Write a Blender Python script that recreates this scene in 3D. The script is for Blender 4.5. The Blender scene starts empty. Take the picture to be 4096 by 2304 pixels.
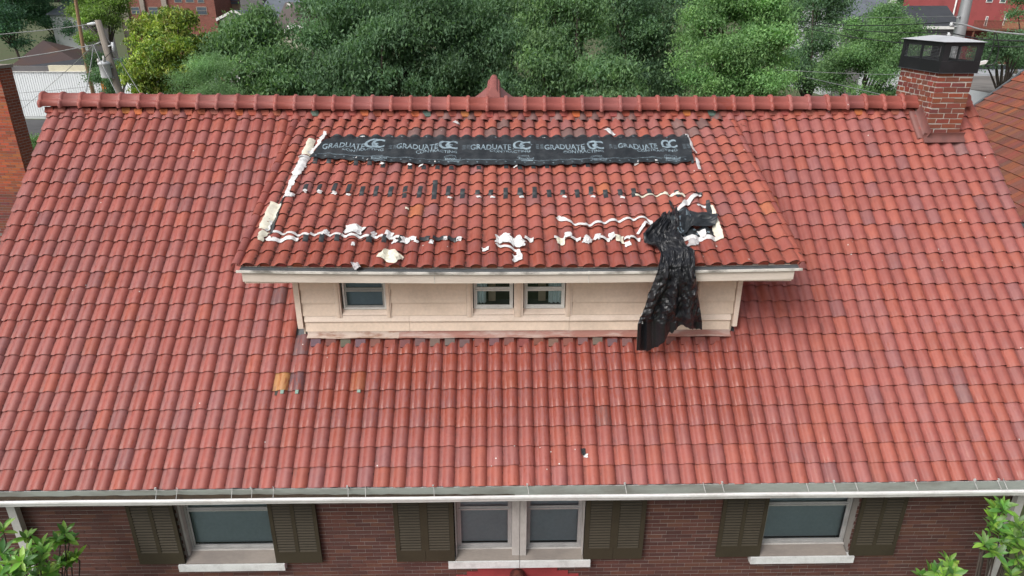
import bpy, bmesh, math, random
import numpy as np
from mathutils import Vector, Matrix, noise as mnoise
R_ = math.radians
rng = np.random.default_rng(7); random.seed(7)
scene = bpy.context.scene
COL = scene.collection

# ------------------------------------------------------------------ camera
ZR = 9.6                                   # height of the main ridge above the ground
CAM = np.array([0.0, -11.9257, ZR + 1.6032]); PITCH, YAW, ROLL = 0.39512, 0.02165, -0.003839
FPX = 2730.67
_f = np.array([math.sin(YAW)*math.cos(PITCH), math.cos(YAW)*math.cos(PITCH), -math.sin(PITCH)])
_r = np.array([math.cos(YAW), -math.sin(YAW), 0.0]); _d = np.cross(_f, _r)
_c, _s = math.cos(ROLL), math.sin(ROLL)
_r, _d = _c*_r + _s*_d, -_s*_r + _c*_d
cam_d = bpy.data.cameras.new('camera'); cam = bpy.data.objects.new('camera', cam_d); COL.objects.link(cam)
cam_d.lens = 24; cam_d.sensor_width = 36; cam_d.clip_end = 20000; cam_d.clip_start = 0.1
M = Matrix(((_r[0], -_d[0], -_f[0], CAM[0]), (_r[1], -_d[1], -_f[1], CAM[1]), (_r[2], -_d[2], -_f[2], CAM[2]), (0, 0, 0, 1)))
cam.matrix_world = M
scene.camera = cam

# ------------------------------------------------------------------ sky, sun, exposure
SUN_EL, SUN_AZ = R_(46), R_(226)           # azimuth clockwise from +Y
world = bpy.data.worlds.new('World'); scene.world = world; world.use_nodes = True
wn = world.node_tree.nodes; wl = world.node_tree.links; wn.clear()
sky = wn.new('ShaderNodeTexSky'); sky.sky_type = 'NISHITA'; sky.sun_disc = False
sky.sun_elevation = SUN_EL; sky.sun_rotation = SUN_AZ; sky.air_density = 1.0; sky.dust_density = 6.0; sky.ozone_density = 1.0
hs = wn.new('ShaderNodeHueSaturation'); hs.inputs['Saturation'].default_value = 0.38
bg = wn.new('ShaderNodeBackground'); bg.inputs['Strength'].default_value = 0.125
wo = wn.new('ShaderNodeOutputWorld')
wl.new(sky.outputs[0], hs.inputs['Color']); wl.new(hs.outputs[0], bg.inputs['Color']); wl.new(bg.outputs[0], wo.inputs[0])
sun_d = bpy.data.lights.new('sun', 'SUN'); sun_d.energy = 1.5; sun_d.angle = R_(34); sun_d.color = (1.0, 0.97, 0.93)
sun = bpy.data.objects.new('sun', sun_d); COL.objects.link(sun)
_sd = Vector((math.sin(SUN_AZ)*math.cos(SUN_EL), math.cos(SUN_AZ)*math.cos(SUN_EL), math.sin(SUN_EL)))
sun.rotation_euler = _sd.to_track_quat('Z', 'Y').to_euler(); sun.location = (0, -10, 40)
scene.view_settings.view_transform = 'Standard'; scene.view_settings.look = 'None'
scene.view_settings.gamma = 1; scene.view_settings.use_curve_mapping = False
scene.view_settings.exposure = 0.25
scene.render.engine = 'CYCLES'
scene.cycles.max_bounces = 6; scene.cycles.transparent_max_bounces = 8

# ------------------------------------------------------------------ pixel (4096 x 2304 photo) to points on real planes
def ray(x, y):
    return _f + (x-2048)/FPX*_r + (y-1152)/FPX*_d
def on_plane(x, y, P0, n):
    v = ray(x, y); n = np.asarray(n, float); return CAM + v*(((np.asarray(P0)-CAM)@n)/(v@n))
def at_y(x, y, Y): return on_plane(x, y, (0, Y, 0), (0, 1, 0))
def at_x(x, y, X): return on_plane(x, y, (X, 0, 0), (1, 0, 0))
def at_z(x, y, Z): return on_plane(x, y, (0, 0, Z), (0, 0, 1))
def to_px(P):
    q = np.asarray(P, float)-CAM; z = q@_f
    return 2048+FPX*(q@_r)/z, 1152+FPX*(q@_d)/z

PHI = 0.716776; E_M = 0.26361; TW = 0.21; XL = -7.5136; NCOL = 75; NROW = 24
CP, SP = math.cos(PHI), math.sin(PHI)
PHD = R_(21.64); E_D = 0.2623; XD0 = -3.373; ND_COL = 35; ND_ROW = 14
CD, SD = math.cos(PHD), math.sin(PHD); YD0, ZD0 = -0.20, ZR-0.168
STEP = 0.028; OV = 0.05
PROF = [(-.02, .004), (.10, .000), (.24, .000), (.30, .006), (.36, .019), (.44, .034), (.54, .045), (.64, .049), (.74, .048), (.84, .042), (.92, .031), (.99, .015), (1.025, .006)]
PU = np.array([p[0] for p in PROF]); PH = np.array([p[1] for p in PROF])
def prof_h(u): return float(np.interp(u, PU, PH))
def sag_m(X, s): return -0.062*max(0, 1-((X-.3)/7.8)**2)*max(0, 1-s/6.3)
def sag_d(X, s):
    t = min(1, max(0, s/3.62))
    return (1-t)*-0.06*(1-((X-.3)/7.8)**2) + t*-0.045*max(0, 1-((X-.3)/3.9)**2)
def Wm(X, s, n=0):
    return np.array([X, -s*CP - n*SP, ZR - s*SP + n*CP + sag_m(X, s)])
def Wd(X, s, n=0):
    return np.array([X, YD0 - s*CD - n*SD, ZD0 - s*SD + n*CD + sag_d(X, s)])
def dxs(x, y):                              # pixel to (X, s) on the dormer roof
    P = on_plane(x, y, (0, YD0, ZD0-.03), (0, -SD, CD)); return P[0], (YD0-P[1])/CD
def mxs(x, y):
    P = on_plane(x, y, (0, 0, ZR), (0, -SP, CP)); return P[0], -P[1]/CP
def dh(X, s):                               # top of the dormer tiles
    u = ((X-XD0)/TW) % 1.0; f = (s/E_D) % 1.0
    return prof_h(u) + STEP*f - STEP
def mh(X, s):
    u = ((X-XL)/TW) % 1.0; f = (s/E_M) % 1.0
    return prof_h(u) + STEP*f - STEP

# ------------------------------------------------------------------ building helpers
WPOS = {}
def link(o, parent=None, loc=(0, 0, 0)):
    COL.objects.link(o); loc = np.asarray(loc, float)
    WPOS[o.name] = loc
    if parent is not None:
        o.parent = parent; o.location = loc - WPOS[parent.name]
    else:
        o.location = loc
    return o
def tag(o, label=None, cat=None, group=None, kind=None):
    if label: o['label'] = label
    if cat: o['category'] = cat
    if group: o['group'] = group
    if kind: o['kind'] = kind
    return o
def empty(name, loc, label, cat, group=None, parent=None):
    o = bpy.data.objects.new(name, None); o.empty_display_size = .3
    link(o, parent, loc); return tag(o, label, cat, group)
def add_uv(me):                             # keeps shaped tiles clear of the joint soot that the roof tile material puts at u = 0 and 1
    l = me.uv_layers.new(name='UVMap')
    for lp in me.loops:
        c = me.vertices[lp.vertex_index].co; l.data[lp.index].uv = (.55+.22*math.sin(c.x*6+c.z*5), .5+.3*math.sin((c.y-c.z)*7))
class MB:
    def __init__(s): s.v = []; s.f = []; s.sm = []
    def quad(s, a, b, c, d, smooth=False):
        i = len(s.v); s.v += [tuple(a), tuple(b), tuple(c), tuple(d)]; s.f.append((i, i+1, i+2, i+3)); s.sm.append(smooth); return s
    def poly(s, pts, smooth=False):
        i = len(s.v); s.v += [tuple(p) for p in pts]; s.f.append(tuple(range(i, i+len(pts)))); s.sm.append(smooth); return s
    def hexa(s, p):                         # 8 corners: bottom 4 ccw, top 4 ccw
        i = len(s.v); s.v += [tuple(q) for q in p]
        for f in ((3, 2, 1, 0), (4, 5, 6, 7), (0, 1, 5, 4), (1, 2, 6, 5), (2, 3, 7, 6), (3, 0, 4, 7)):
            s.f.append(tuple(i+k for k in f)); s.sm.append(False)
        return s
    def box(s, x0, x1, y0, y1, z0, z1):
        return s.hexa([(x0, y0, z0), (x1, y0, z0), (x1, y1, z0), (x0, y1, z0), (x0, y0, z1), (x1, y0, z1), (x1, y1, z1), (x0, y1, z1)])
    def prism(s, pts, off):                 # polygon pts extruded by vector off
        n = len(pts); off = np.asarray(off, float); a = [np.asarray(p, float) for p in pts]; b = [p+off for p in a]
        s.poly(a[::-1]); s.poly(b)
        for k in range(n): s.quad(a[k], a[(k+1) % n], b[(k+1) % n], b[k])
        return s
    def tube(s, path, rad, n=8, cap=True):
        path = [Vector(p) for p in path]; rad = [rad]*len(path) if np.isscalar(rad) else list(rad); i0 = len(s.v)
        up = None
        for k, p in enumerate(path):
            t = (path[min(k+1, len(path)-1)]-path[max(k-1, 0)]).normalized()
            if up is None: up = t.orthogonal().normalized()
            up = (up - t*up.dot(t)).normalized() if (up - t*up.dot(t)).length > 1e-6 else t.orthogonal().normalized()
            w = t.cross(up)
            for j in range(n):
                a = 2*math.pi*j/n; s.v.append(tuple(p+(up*math.cos(a)+w*math.sin(a))*rad[k]))
        for k in range(len(path)-1):
            for j in range(n):
                a = i0+k*n+j; b = i0+k*n+(j+1) % n; s.f.append((a, b, b+n, a+n)); s.sm.append(True)
        if cap:
            s.f.append(tuple(i0+j for j in range(n))[::-1]); s.sm.append(False)
            s.f.append(tuple(i0+(len(path)-1)*n+j for j in range(n))); s.sm.append(False)
        return s
    def grid(s, P, smooth=True, closed=False):   # P[rows][cols] points
        r, c = len(P), len(P[0]); i0 = len(s.v)
        for row in P: s.v += [tuple(p) for p in row]
        for a in range(r-1):
            for b in range(c-1):
                s.f.append((i0+a*c+b, i0+a*c+b+1, i0+(a+1)*c+b+1, i0+(a+1)*c+b)); s.sm.append(smooth)
        return s
    def sheet(s, P, th, smooth=True):       # grid with a real thickness and edges
        G = np.asarray(P, float); du = np.gradient(G, axis=0); dv = np.gradient(G, axis=1)
        nn = np.cross(dv, du); nn /= (np.linalg.norm(nn, axis=2, keepdims=True)+1e-9)
        T = G + nn*th*.5; B = G - nn*th*.5
        s.grid(T, smooth); s.grid(B[:, ::-1], smooth)
        r, c = G.shape[:2]
        for b in range(c-1):
            s.quad(T[0, b+1], T[0, b], B[0, b], B[0, b+1]); s.quad(T[r-1, b], T[r-1, b+1], B[r-1, b+1], B[r-1, b])
        for a in range(r-1):
            s.quad(T[a, 0], T[a+1, 0], B[a+1, 0], B[a, 0]); s.quad(T[a+1, c-1], T[a, c-1], B[a, c-1], B[a+1, c-1])
        return s
    def build(s, name, mat, parent=None, tint=None, origin=None):
        v = np.array(s.v, float)
        if origin is None:
            lo, hi = v.min(0), v.max(0); origin = np.array([(lo[0]+hi[0])/2, (lo[1]+hi[1])/2, lo[2]])
        me = bpy.data.meshes.new(name); me.from_pydata((v-origin).tolist(), [], s.f)
        me.polygons.foreach_set('use_smooth', s.sm)
        me.materials.append(mat)
        o = bpy.data.objects.new(name, me); link(o, parent, origin)
        if mat.name.startswith(('glazed', 'weathered_clay')) and not mat.name.endswith('joined'): add_uv(me)
        if tint: o.color = tint
        return o
def raw_mesh(name, v, quads, mat, tint=None, uv=None, smooth=None):
    me = bpy.data.meshes.new(name); n = len(quads); k = quads.shape[1]
    me.vertices.add(len(v)); me.vertices.foreach_set('co', np.ascontiguousarray(v, np.float32).ravel())
    me.loops.add(n*k); me.loops.foreach_set('vertex_index', np.ascontiguousarray(quads, np.int32).ravel())
    me.polygons.add(n); me.polygons.foreach_set('loop_start', np.arange(0, n*k, k, dtype=np.int32))
    me.polygons.foreach_set('use_smooth', smooth if smooth is not None else np.zeros(n, bool))
    me.update(calc_edges=True)
    if tint is not None:
        a = me.attributes.new('tint', 'FLOAT_COLOR', 'POINT'); a.data.foreach_set('color', np.ascontiguousarray(tint, np.float32).ravel())
    if uv is not None:
        l = me.uv_layers.new(name='UVMap'); l.data.foreach_set('uv', np.ascontiguousarray(uv, np.float32).ravel())
    me.materials.append(mat); return me

# ------------------------------------------------------------------ materials
class NT:
    def __init__(s, name):
        s.m = bpy.data.materials.new(name); s.m.use_nodes = True; s.n = s.m.node_tree.nodes; s.l = s.m.node_tree.links
        s.b = s.n['Principled BSDF']
    def node(s, t, **kw):
        x = s.n.new(t)
        for k, v in kw.items(): setattr(x, k, v)
        return x
    def put(s, sock, v):
        if hasattr(v, 'is_output'): s.l.new(v, sock)
        elif v is not None:
            sock.default_value = (tuple(v)+(1,))[:4] if isinstance(v, (tuple, list)) and len(v) == 3 and sock.type == 'RGBA' else v
    def mix(s, fac, a, b, mode='MIX'):
        x = s.node('ShaderNodeMix', data_type='RGBA', blend_type=mode); s.put(x.inputs[0], fac); s.put(x.inputs[6], a); s.put(x.inputs[7], b); return x.outputs[2]
    def math(s, op, a, b=None, clamp=False):
        x = s.node('ShaderNodeMath', operation=op, use_clamp=clamp); s.put(x.inputs[0], a)
        if b is not None: s.put(x.inputs[1], b)
        return x.outputs[0]
    def noise(s, scale, detail=4, vec=None, rough=.6):
        x = s.node('ShaderNodeTexNoise'); x.inputs['Scale'].default_value = scale; x.inputs['Detail'].default_value = detail; x.inputs['Roughness'].default_value = rough
        if vec is not None: s.l.new(vec, x.inputs['Vector'])
        return x.outputs['Fac']
    def ramp(s, fac, p0, p1):
        x = s.node('ShaderNodeMapRange'); x.interpolation_type = 'SMOOTHSTEP'; s.put(x.inputs[0], fac); x.inputs[1].default_value = p0; x.inputs[2].default_value = p1; return x.outputs[0]
    def pos(s): return s.node('ShaderNodeNewGeometry').outputs['Position']
    def vmap(s, vec, scale=(1, 1, 1), loc=(0, 0, 0)):
        x = s.node('ShaderNodeMapping'); s.l.new(vec, x.inputs[0]); x.inputs['Scale'].default_value = scale; x.inputs['Location'].default_value = loc; return x.outputs[0]
    def bump(s, h, strength=.3, dist=.01):
        x = s.node('ShaderNodeBump'); x.inputs['Strength'].default_value = strength; x.inputs['Distance'].default_value = dist; s.l.new(h, x.inputs['Height']); s.l.new(x.outputs[0], s.b.inputs['Normal'])
    def done(s, col=None, rough=None, metal=None, spec=None):
        s.put(s.b.inputs['Base Color'], col); s.put(s.b.inputs['Roughness'], rough); s.put(s.b.inputs['Metallic'], metal); s.put(s.b.inputs['Specular IOR Level'], spec)
        return s.m
def weathered(name, col, dirt=None, amt=.5, scale=3.0, rough=.6, fine=40, bump=.15, metal=0, spec=.4, stretch=(1, 1, 1)):
    t = NT(name); p = t.vmap(t.pos(), stretch)
    dirt = dirt or tuple(c*.55 for c in col)
    a = t.ramp(t.noise(scale, 6, p), .42, .72); b = t.noise(fine, 3, p)
    c = t.mix(t.math('MULTIPLY', a, amt), col, dirt)
    c = t.mix(.22, c, t.mix(b, (.25, .25, .25), (1.5, 1.5, 1.5)), 'MULTIPLY')
    if bump: t.bump(b, bump, .004)
    return t.done(c, rough, metal, spec)
def tile_mat(name, from_object, dirty):
    t = NT(name)
    if from_object:
        oi = t.node('ShaderNodeObjectInfo'); col, seed = oi.outputs['Color'], oi.outputs['Alpha']
    else:
        at = t.node('ShaderNodeAttribute', attribute_name='tint'); col, seed = at.outputs['Color'], at.outputs['Alpha']
    uv = t.node('ShaderNodeTexCoord').outputs['UV']
    sx = t.node('ShaderNodeSeparateXYZ'); t.l.new(uv, sx.inputs[0]); U, V = sx.outputs[0], sx.outputs[1]
    so = t.math('MULTIPLY', seed, 137.0)
    cx = t.node('ShaderNodeCombineXYZ'); t.l.new(U, cx.inputs[0]); t.l.new(V, cx.inputs[1]); t.l.new(so, cx.inputs[2])
    loc = cx.outputs[0]
    p = t.pos()
    big = t.noise(.55, 3, p)
    # kiln and weather clouding across each tile
    n1 = t.noise(2.3, 4, loc); c = t.mix(t.ramp(n1, .35, .75), col, t.mix(1.0, col, (.86, .82, .86), 'MULTIPLY'))
    n0 = t.noise(1.1, 2, t.vmap(loc, (1, 1, 1), (5, 3, 1))); c = t.mix(t.math('MULTIPLY', t.ramp(n0, .5, .75), .35), c, t.mix(1.0, col, (1.10, 1.02, .90), 'MULTIPLY'))
    # damp rust-brown streaks running down the tile
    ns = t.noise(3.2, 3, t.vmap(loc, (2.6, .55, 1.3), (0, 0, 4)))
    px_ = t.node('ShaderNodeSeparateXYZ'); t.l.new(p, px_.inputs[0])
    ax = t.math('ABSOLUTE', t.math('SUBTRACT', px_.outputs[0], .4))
    below_dormer = t.math('MULTIPLY', t.ramp(t.math('ADD', ax, t.math('MULTIPLY', big, 2.2)), 5.6, 3.6), t.ramp(px_.outputs[1], -2.6, -3.3))
    below_dormer = t.math('MULTIPLY', below_dormer, t.ramp(px_.outputs[1], -4.7, -3.9))
    wet = t.math('MULTIPLY', t.ramp(t.math('ADD', ns, t.math('MULTIPLY', below_dormer, .10)), .56, .64), t.math('MAXIMUM', t.ramp(big, .46, .62), below_dormer))
    c = t.mix(t.math('MULTIPLY', below_dormer, .42), c, (.19, .046, .036))  # broad dark red-brown wash over the band of tiles below the dormer
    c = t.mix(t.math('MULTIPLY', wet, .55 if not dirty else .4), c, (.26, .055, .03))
    # soot in the joint beside the barrel and chips
    edge = t.ramp(U, .88 if dirty else .93, 1.0); edge2 = t.ramp(U, .20 if dirty else .14, .0)
    ng = t.noise(5.0, 5, t.vmap(loc, (1.6, 1, 1), (2, 7, 0)))
    g = t.math('MULTIPLY', t.math('MAXIMUM', edge, edge2), t.ramp(ng, .42 if dirty else .54, .62 if dirty else .66))
    c = t.mix(t.math('MULTIPLY', g, .9 if dirty else .6), c, (.025, .02, .018))
    pan = t.math('MULTIPLY', t.ramp(U, .30, .18), t.ramp(t.noise(2.1, 4, t.vmap(loc, (1, .5, 1), (4, 4, 8))), .48, .70)); c = t.mix(t.math('MULTIPLY', pan, .45), c, (.12, .055, .05))
    chip = t.ramp(t.noise(7.0, 4, t.vmap(loc, (1.4, 1.4, 1), (9, 1, 3))), .70 if dirty else .735, .76)
    c = t.mix(t.math('MULTIPLY', chip, .8), c, (.05, .03, .025))
    # droppings and paint specks
    vo = t.node('ShaderNodeTexVoronoi'); vo.inputs['Scale'].default_value = 5.5; t.l.new(p, vo.inputs['Vector'])
    sp = t.math('MULTIPLY', t.math('LESS_THAN', vo.outputs['Distance'], .055), t.math('GREATER_THAN', t.noise(.9, 2, t.vmap(p, (1, 1, 1), (3, 3, 3))), .58))
    c = t.mix(sp, c, (.6, .58, .55))
    fine = t.noise(45, 4, p); c = t.mix(.22, c, t.mix(fine, (.5, .5, .5), (1.4, 1.4, 1.4)), 'MULTIPLY')
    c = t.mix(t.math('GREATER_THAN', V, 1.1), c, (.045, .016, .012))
    t.bump(t.noise(9, 4, loc), .12, .006)
    r = t.mix(t.ramp(n1, .3, .7), (.58, .58, .58), (.46, .46, .46)); r = t.mix(wet, r, (.30, .30, .30))
    return t.done(c, r, 0, .36)
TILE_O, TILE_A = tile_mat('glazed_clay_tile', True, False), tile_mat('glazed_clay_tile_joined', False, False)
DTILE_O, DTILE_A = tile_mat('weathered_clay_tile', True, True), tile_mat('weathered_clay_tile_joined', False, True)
def tinted(name, from_object, rough=.8, scale=14, bump=.4, dist=.006, amp=.5):
    t = NT(name)
    col = t.node('ShaderNodeObjectInfo').outputs['Color'] if from_object else t.node('ShaderNodeAttribute', attribute_name='tint').outputs['Color']
    p = t.pos(); n = t.noise(scale, 5, p); f = t.noise(scale*6, 3, p)
    c = t.mix(amp, col, t.mix(n, (.4, .4, .4), (1.6, 1.6, 1.6)), 'MULTIPLY'); c = t.mix(.3, c, t.mix(f, (.4, .4, .4), (1.5, 1.5, 1.5)), 'MULTIPLY')
    t.bump(f, bump, dist); return t.done(c, rough, 0, .3)
BRICK_O, BRICK_A = tinted('fired_brick', True, .85, 10, .3, .004, .3), tinted('fired_brick_joined', False, .85, 10, .3, .004, .3)
FLAT_O, FLAT_A = tinted('flat_clay_tile', True, .7), tinted('flat_clay_tile_joined', False, .7)
M_mortar = weathered('mortar', (.25, .235, .22), (.13, .12, .11), .7, 2.5, .95, 60, .5)
M_mortar_w = weathered('limewashed_mortar', (.52, .50, .46), (.26, .24, .21), .6, 5, .95, 60, .5)
M_mortar_d = weathered('dark_mortar', (.27, .25, .24), (.10, .09, .09), .6, 2.0, .95, 60, .5)
M_cream = weathered('peeling_cream_paint', (.82, .69, .59), (.62, .49, .39), .55, 2.2, .5, 30, .08, stretch=(1, 1, 2))
M_siding = weathered('cream_siding', (.82, .67, .55), (.64, .52, .42), .75, 1.3, .42, 25, .05)
M_fascia = weathered('cream_fascia_metal', (.68, .60, .53), (.48, .40, .34), .6, 1.4, .35, 30, .03, stretch=(.5, 1, 3))
M_gutter_w = weathered('white_gutter_enamel', (.80, .80, .80), (.42, .40, .38), .6, 2.0, .3, 30, .03, stretch=(.7, 1, 1))
M_gutter_in = weathered('grey_green_fascia', (.30, .33, .30), (.16, .15, .13), .7, 1.8, .5, 20, .05, stretch=(.6, 1, 2))
M_lip = weathered('chipped_white_lip', (.70, .67, .62), (.10, .09, .08), .9, 7, .5, 30, .1, stretch=(.6, 1, 1))
M_hang = weathered('dull_gutter_strap', (.48, .48, .47), (.26, .25, .24), .6, 9, .5, 40, .05)
M_white = weathered('white_paint', (.74, .74, .72), (.48, .47, .45), .5, 3, .5, 30, .08)
M_sill = weathered('weathered_sill_board', (.25, .22, .195), (.16, .14, .13), .6, 4, .7, 40, .2, stretch=(.4, 1, 1))
M_stone = weathered('pale_stone_sill', (.66, .68, .68), (.36, .36, .36), .5, 6, .8, 50, .15)
M_casing = weathered('grey_white_casing', (.50, .48, .46), (.24, .22, .21), .6, 3, .6, 40, .15, stretch=(1, 1, .4))
M_alu = weathered('storm_window_aluminium', (.42, .42, .42), (.24, .24, .24), .5, 4, .4, 40, .05, metal=.3)
M_shut = weathered('olive_brown_shutter', (.050, .042, .028), (.036, .030, .020), .6, 3, .75, 40, .08, spec=.15)
M_slat = weathered('olive_slat_paint', (.058, .049, .035), (.042, .036, .025), .5, 3, .7, 40, .05, spec=.2)
M_blind = weathered('window_blind', (.52, .57, .60), (.42, .46, .49), .5, 2, .6, 20, .02)
M_blind_d = weathered('dark_window_blind', (.26, .33, .40), (.18, .23, .29), .5, 2, .5, 20, .02)
M_curtain = weathered('pale_curtain', (.62, .72, .74), (.45, .54, .56), .5, 4, .8, 30, .05)
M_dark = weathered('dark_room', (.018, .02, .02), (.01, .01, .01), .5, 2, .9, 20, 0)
M_black = weathered('black_painted_steel', (.016, .017, .020), (.035, .035, .04), .5, 4, .38, 40, .04)
M_steel = weathered('bare_sheet_steel', (.72, .73, .75), (.55, .56, .58), .5, 3, .3, 40, .03, metal=.3)
M_flash = weathered('red_painted_flashing', (.20, .085, .075), (.10, .05, .05), .6, 5, .5, 40, .05)
M_lead = weathered('grey_lead', (.10, .11, .12), (.05, .055, .06), .6, 4, .5, 40, .05)
M_red = weathered('red_flashing_paint', (.29, .050, .052), (.18, .035, .036), .6, 3, .5, 40, .08)
M_wood = weathered('grey_pole_wood', (.26, .23, .20), (.13, .11, .09), .7, 3, .85, 30, .4, stretch=(4, 4, .4))
M_wood_b = weathered('brown_pole_wood', (.30, .19, .11), (.16, .10, .06), .7, 3, .85, 30, .4, stretch=(4, 4, .4))
M_galv = weathered('galvanised_steel', (.40, .42, .44), (.28, .30, .32), .6, 2, .45, 60, .02, metal=.5)
M_porc = weathered('pale_grey_enamel', (.60, .63, .66), (.42, .44, .46), .4, 3, .35, 30, .02)
M_cable_g = weathered('grey_cable', (.26, .27, .28), (.14, .15, .15), .6, 6, .5, 60, .1)
M_cable_b = weathered('black_cable', (.02, .022, .025), (.05, .05, .05), .5, 6, .5, 60, .1)
M_ground = weathered('grass_ground', (.075, .10, .04), (.10, .085, .05), .8, .25, .95, 8, .4)
M_asph = weathered('asphalt', (.085, .085, .09), (.05, .05, .05), .6, .7, .9, 30, .3)
M_shingle_d = weathered('charcoal_shingles', (.045, .05, .06), (.03, .033, .04), .6, .6, .85, 12, .3)
M_shingle_b = weathered('brown_shingles', (.12, .10, .095), (.075, .065, .065), .7, .5, .9, 12, .3)
M_shingle_g = weathered('blue_grey_shingles', (.13, .15, .18), (.09, .10, .12), .7, .5, .9, 12, .3)
M_roof_m = weathered('maroon_shingles', (.065, .045, .045), (.09, .05, .035), .7, .35, .9, 10, .3)
M_metal_w = weathered('white_ribbed_metal', (.80, .84, .86), (.68, .72, .75), .5, .4, .4, 20, .02)
M_creamp = weathered('cream_parapet', (.70, .66, .50), (.5, .46, .36), .5, 1.0, .6, 20, .05)
M_tan = weathered('tan_brick', (.36, .28, .20), (.26, .2, .15), .5, 1.0, .85, 20, .1)
M_pilaster = weathered('concrete_pilaster', (.34, .30, .26), (.2, .17, .15), .6, 1.0, .85, 20, .1)
M_grey_w = weathered('grey_stucco', (.16, .155, .16), (.11, .11, .11), .6, .8, .85, 20, .1)
M_redp = weathered('red_painted_brick', (.36, .085, .085), (.24, .06, .06), .6, .8, .7, 20, .1)
M_deck = weathered('deck_timber', (.18, .08, .05), (.10, .05, .035), .6, 1, .8, 20, .1)
M_deck_l = weathered('new_deck_timber', (.36, .24, .12), (.24, .16, .08), .6, 1, .8, 20, .1)
M_flatroof = weathered('gravel_flat_roof', (.20, .19, .18), (.11, .105, .10), .8, .5, .95, 10, .3)
M_membrane_l = weathered('pale_roof_membrane', (.42, .45, .48), (.26, .28, .30), .6, .6, .6, 15, .1)
M_litter = weathered('leaf_litter', (.05, .035, .022), (.02, .015, .012), .7, 20, .95, 90, .6)
M_debris = weathered('brown_debris', (.13, .075, .045), (.05, .03, .02), .7, 12, .95, 90, .5)
M_orange = weathered('orange_plastic', (.55, .18, .03), (.4, .12, .02), .4, 3, .5, 30, .02)
M_tape_w = weathered('white_tape', (.74, .74, .745), (.42, .41, .40), .75, 11, .45, 60, .05)
M_tape_c = weathered('cream_tape_backing', (.76, .73, .61), (.52, .48, .38), .7, 9, .45, 60, .05)
M_tape_b = weathered('black_tape', (.030, .034, .038), (.055, .06, .065), .6, 9, .42, 60, .08)
M_film = weathered('clear_film', (.48, .46, .47), (.36, .34, .35), .5, 8, .25, 60, .05)
def membrane_mat():
    t = NT('black_roof_underlayment'); p = t.pos(); w = t.noise(220, 2, p); a = t.ramp(t.noise(3.5, 5, p), .4, .7)
    c = t.mix(a, (.017, .021, .025), (.032, .037, .042)); c = t.mix(.4, c, t.mix(w, (.5, .5, .5), (1.5, 1.5, 1.5)), 'MULTIPLY')
    t.bump(t.noise(16, 5, p), .35, .02); return t.done(c, t.mix(t.noise(7, 3, p), (.36, .36, .36), (.56, .56, .56)), 0, .5)
M_memb = membrane_mat()
def sheet_mat():
    t = NT('crinkled_black_film'); p = t.pos(); n = t.noise(13, 6, p, .65)
    t.bump(n, .45, .02); return t.done(t.mix(t.noise(4, 3, p), (.007, .008, .011), (.018, .019, .023)), t.mix(t.noise(9, 2, p), (.28, .28, .28), (.42, .42, .42)), 0, .55)
M_sheet = sheet_mat()
M_print = weathered('grey_blue_print', (.26, .34, .39), (.10, .13, .16), .9, 16, .6, 90, .05)
def glass_mat(name, tint, gl=.14):
    t = NT(name); t.n.remove(t.b)
    tr = t.node('ShaderNodeBsdfTransparent'); tr.inputs[0].default_value = tint+(1,)
    g = t.node('ShaderNodeBsdfGlossy'); g.inputs['Roughness'].default_value = .04; g.inputs[0].default_value = (.9, .95, 1, 1)
    lw = t.node('ShaderNodeFresnel'); lw.inputs[0].default_value = 1.5
    f = t.math('ADD', lw.outputs[0], gl*.3, True)
    m = t.node('ShaderNodeMixShader'); t.l.new(f, m.inputs[0]); t.l.new(tr.outputs[0], m.inputs[1]); t.l.new(g.outputs[0], m.inputs[2])
    t.l.new(m.outputs[0], t.n['Material Output'].inputs[0]); return t.m
M_glass = glass_mat('window_glass', (.93, .96, .96), .1); M_screen = glass_mat('screened_glass', (.70, .76, .77), .0)
def leaf_mat(name, rough=.62, trans=.36):
    t = NT(name); col = t.node('ShaderNodeAttribute', attribute_name='tint').outputs['Color']
    t.put(t.b.inputs['Base Color'], col); t.b.inputs['Roughness'].default_value = rough; t.b.inputs['Specular IOR Level'].default_value = .4
    tl = t.node('ShaderNodeBsdfTranslucent'); t.l.new(t.mix(1, col, (1.3, 1.5, .7), 'MULTIPLY'), tl.inputs[0])
    m = t.node('ShaderNodeMixShader'); m.inputs[0].default_value = trans
    t.l.new(t.b.outputs[0], m.inputs[1]); t.l.new(tl.outputs[0], m.inputs[2]); t.l.new(m.outputs[0], t.n['Material Output'].inputs[0]); return t.m
M_leaf = leaf_mat('tree_leaf'); M_leaf_g = leaf_mat('glossy_leaf', .42, .2)
M_leaf_n = leaf_mat('feathery_needle', .6, .3)
M_bark = weathered('bark', (.075, .06, .05), (.035, .03, .025), .7, 3, .95, 20, .6, stretch=(3, 3, .6))
M_brick_far = None
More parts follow.
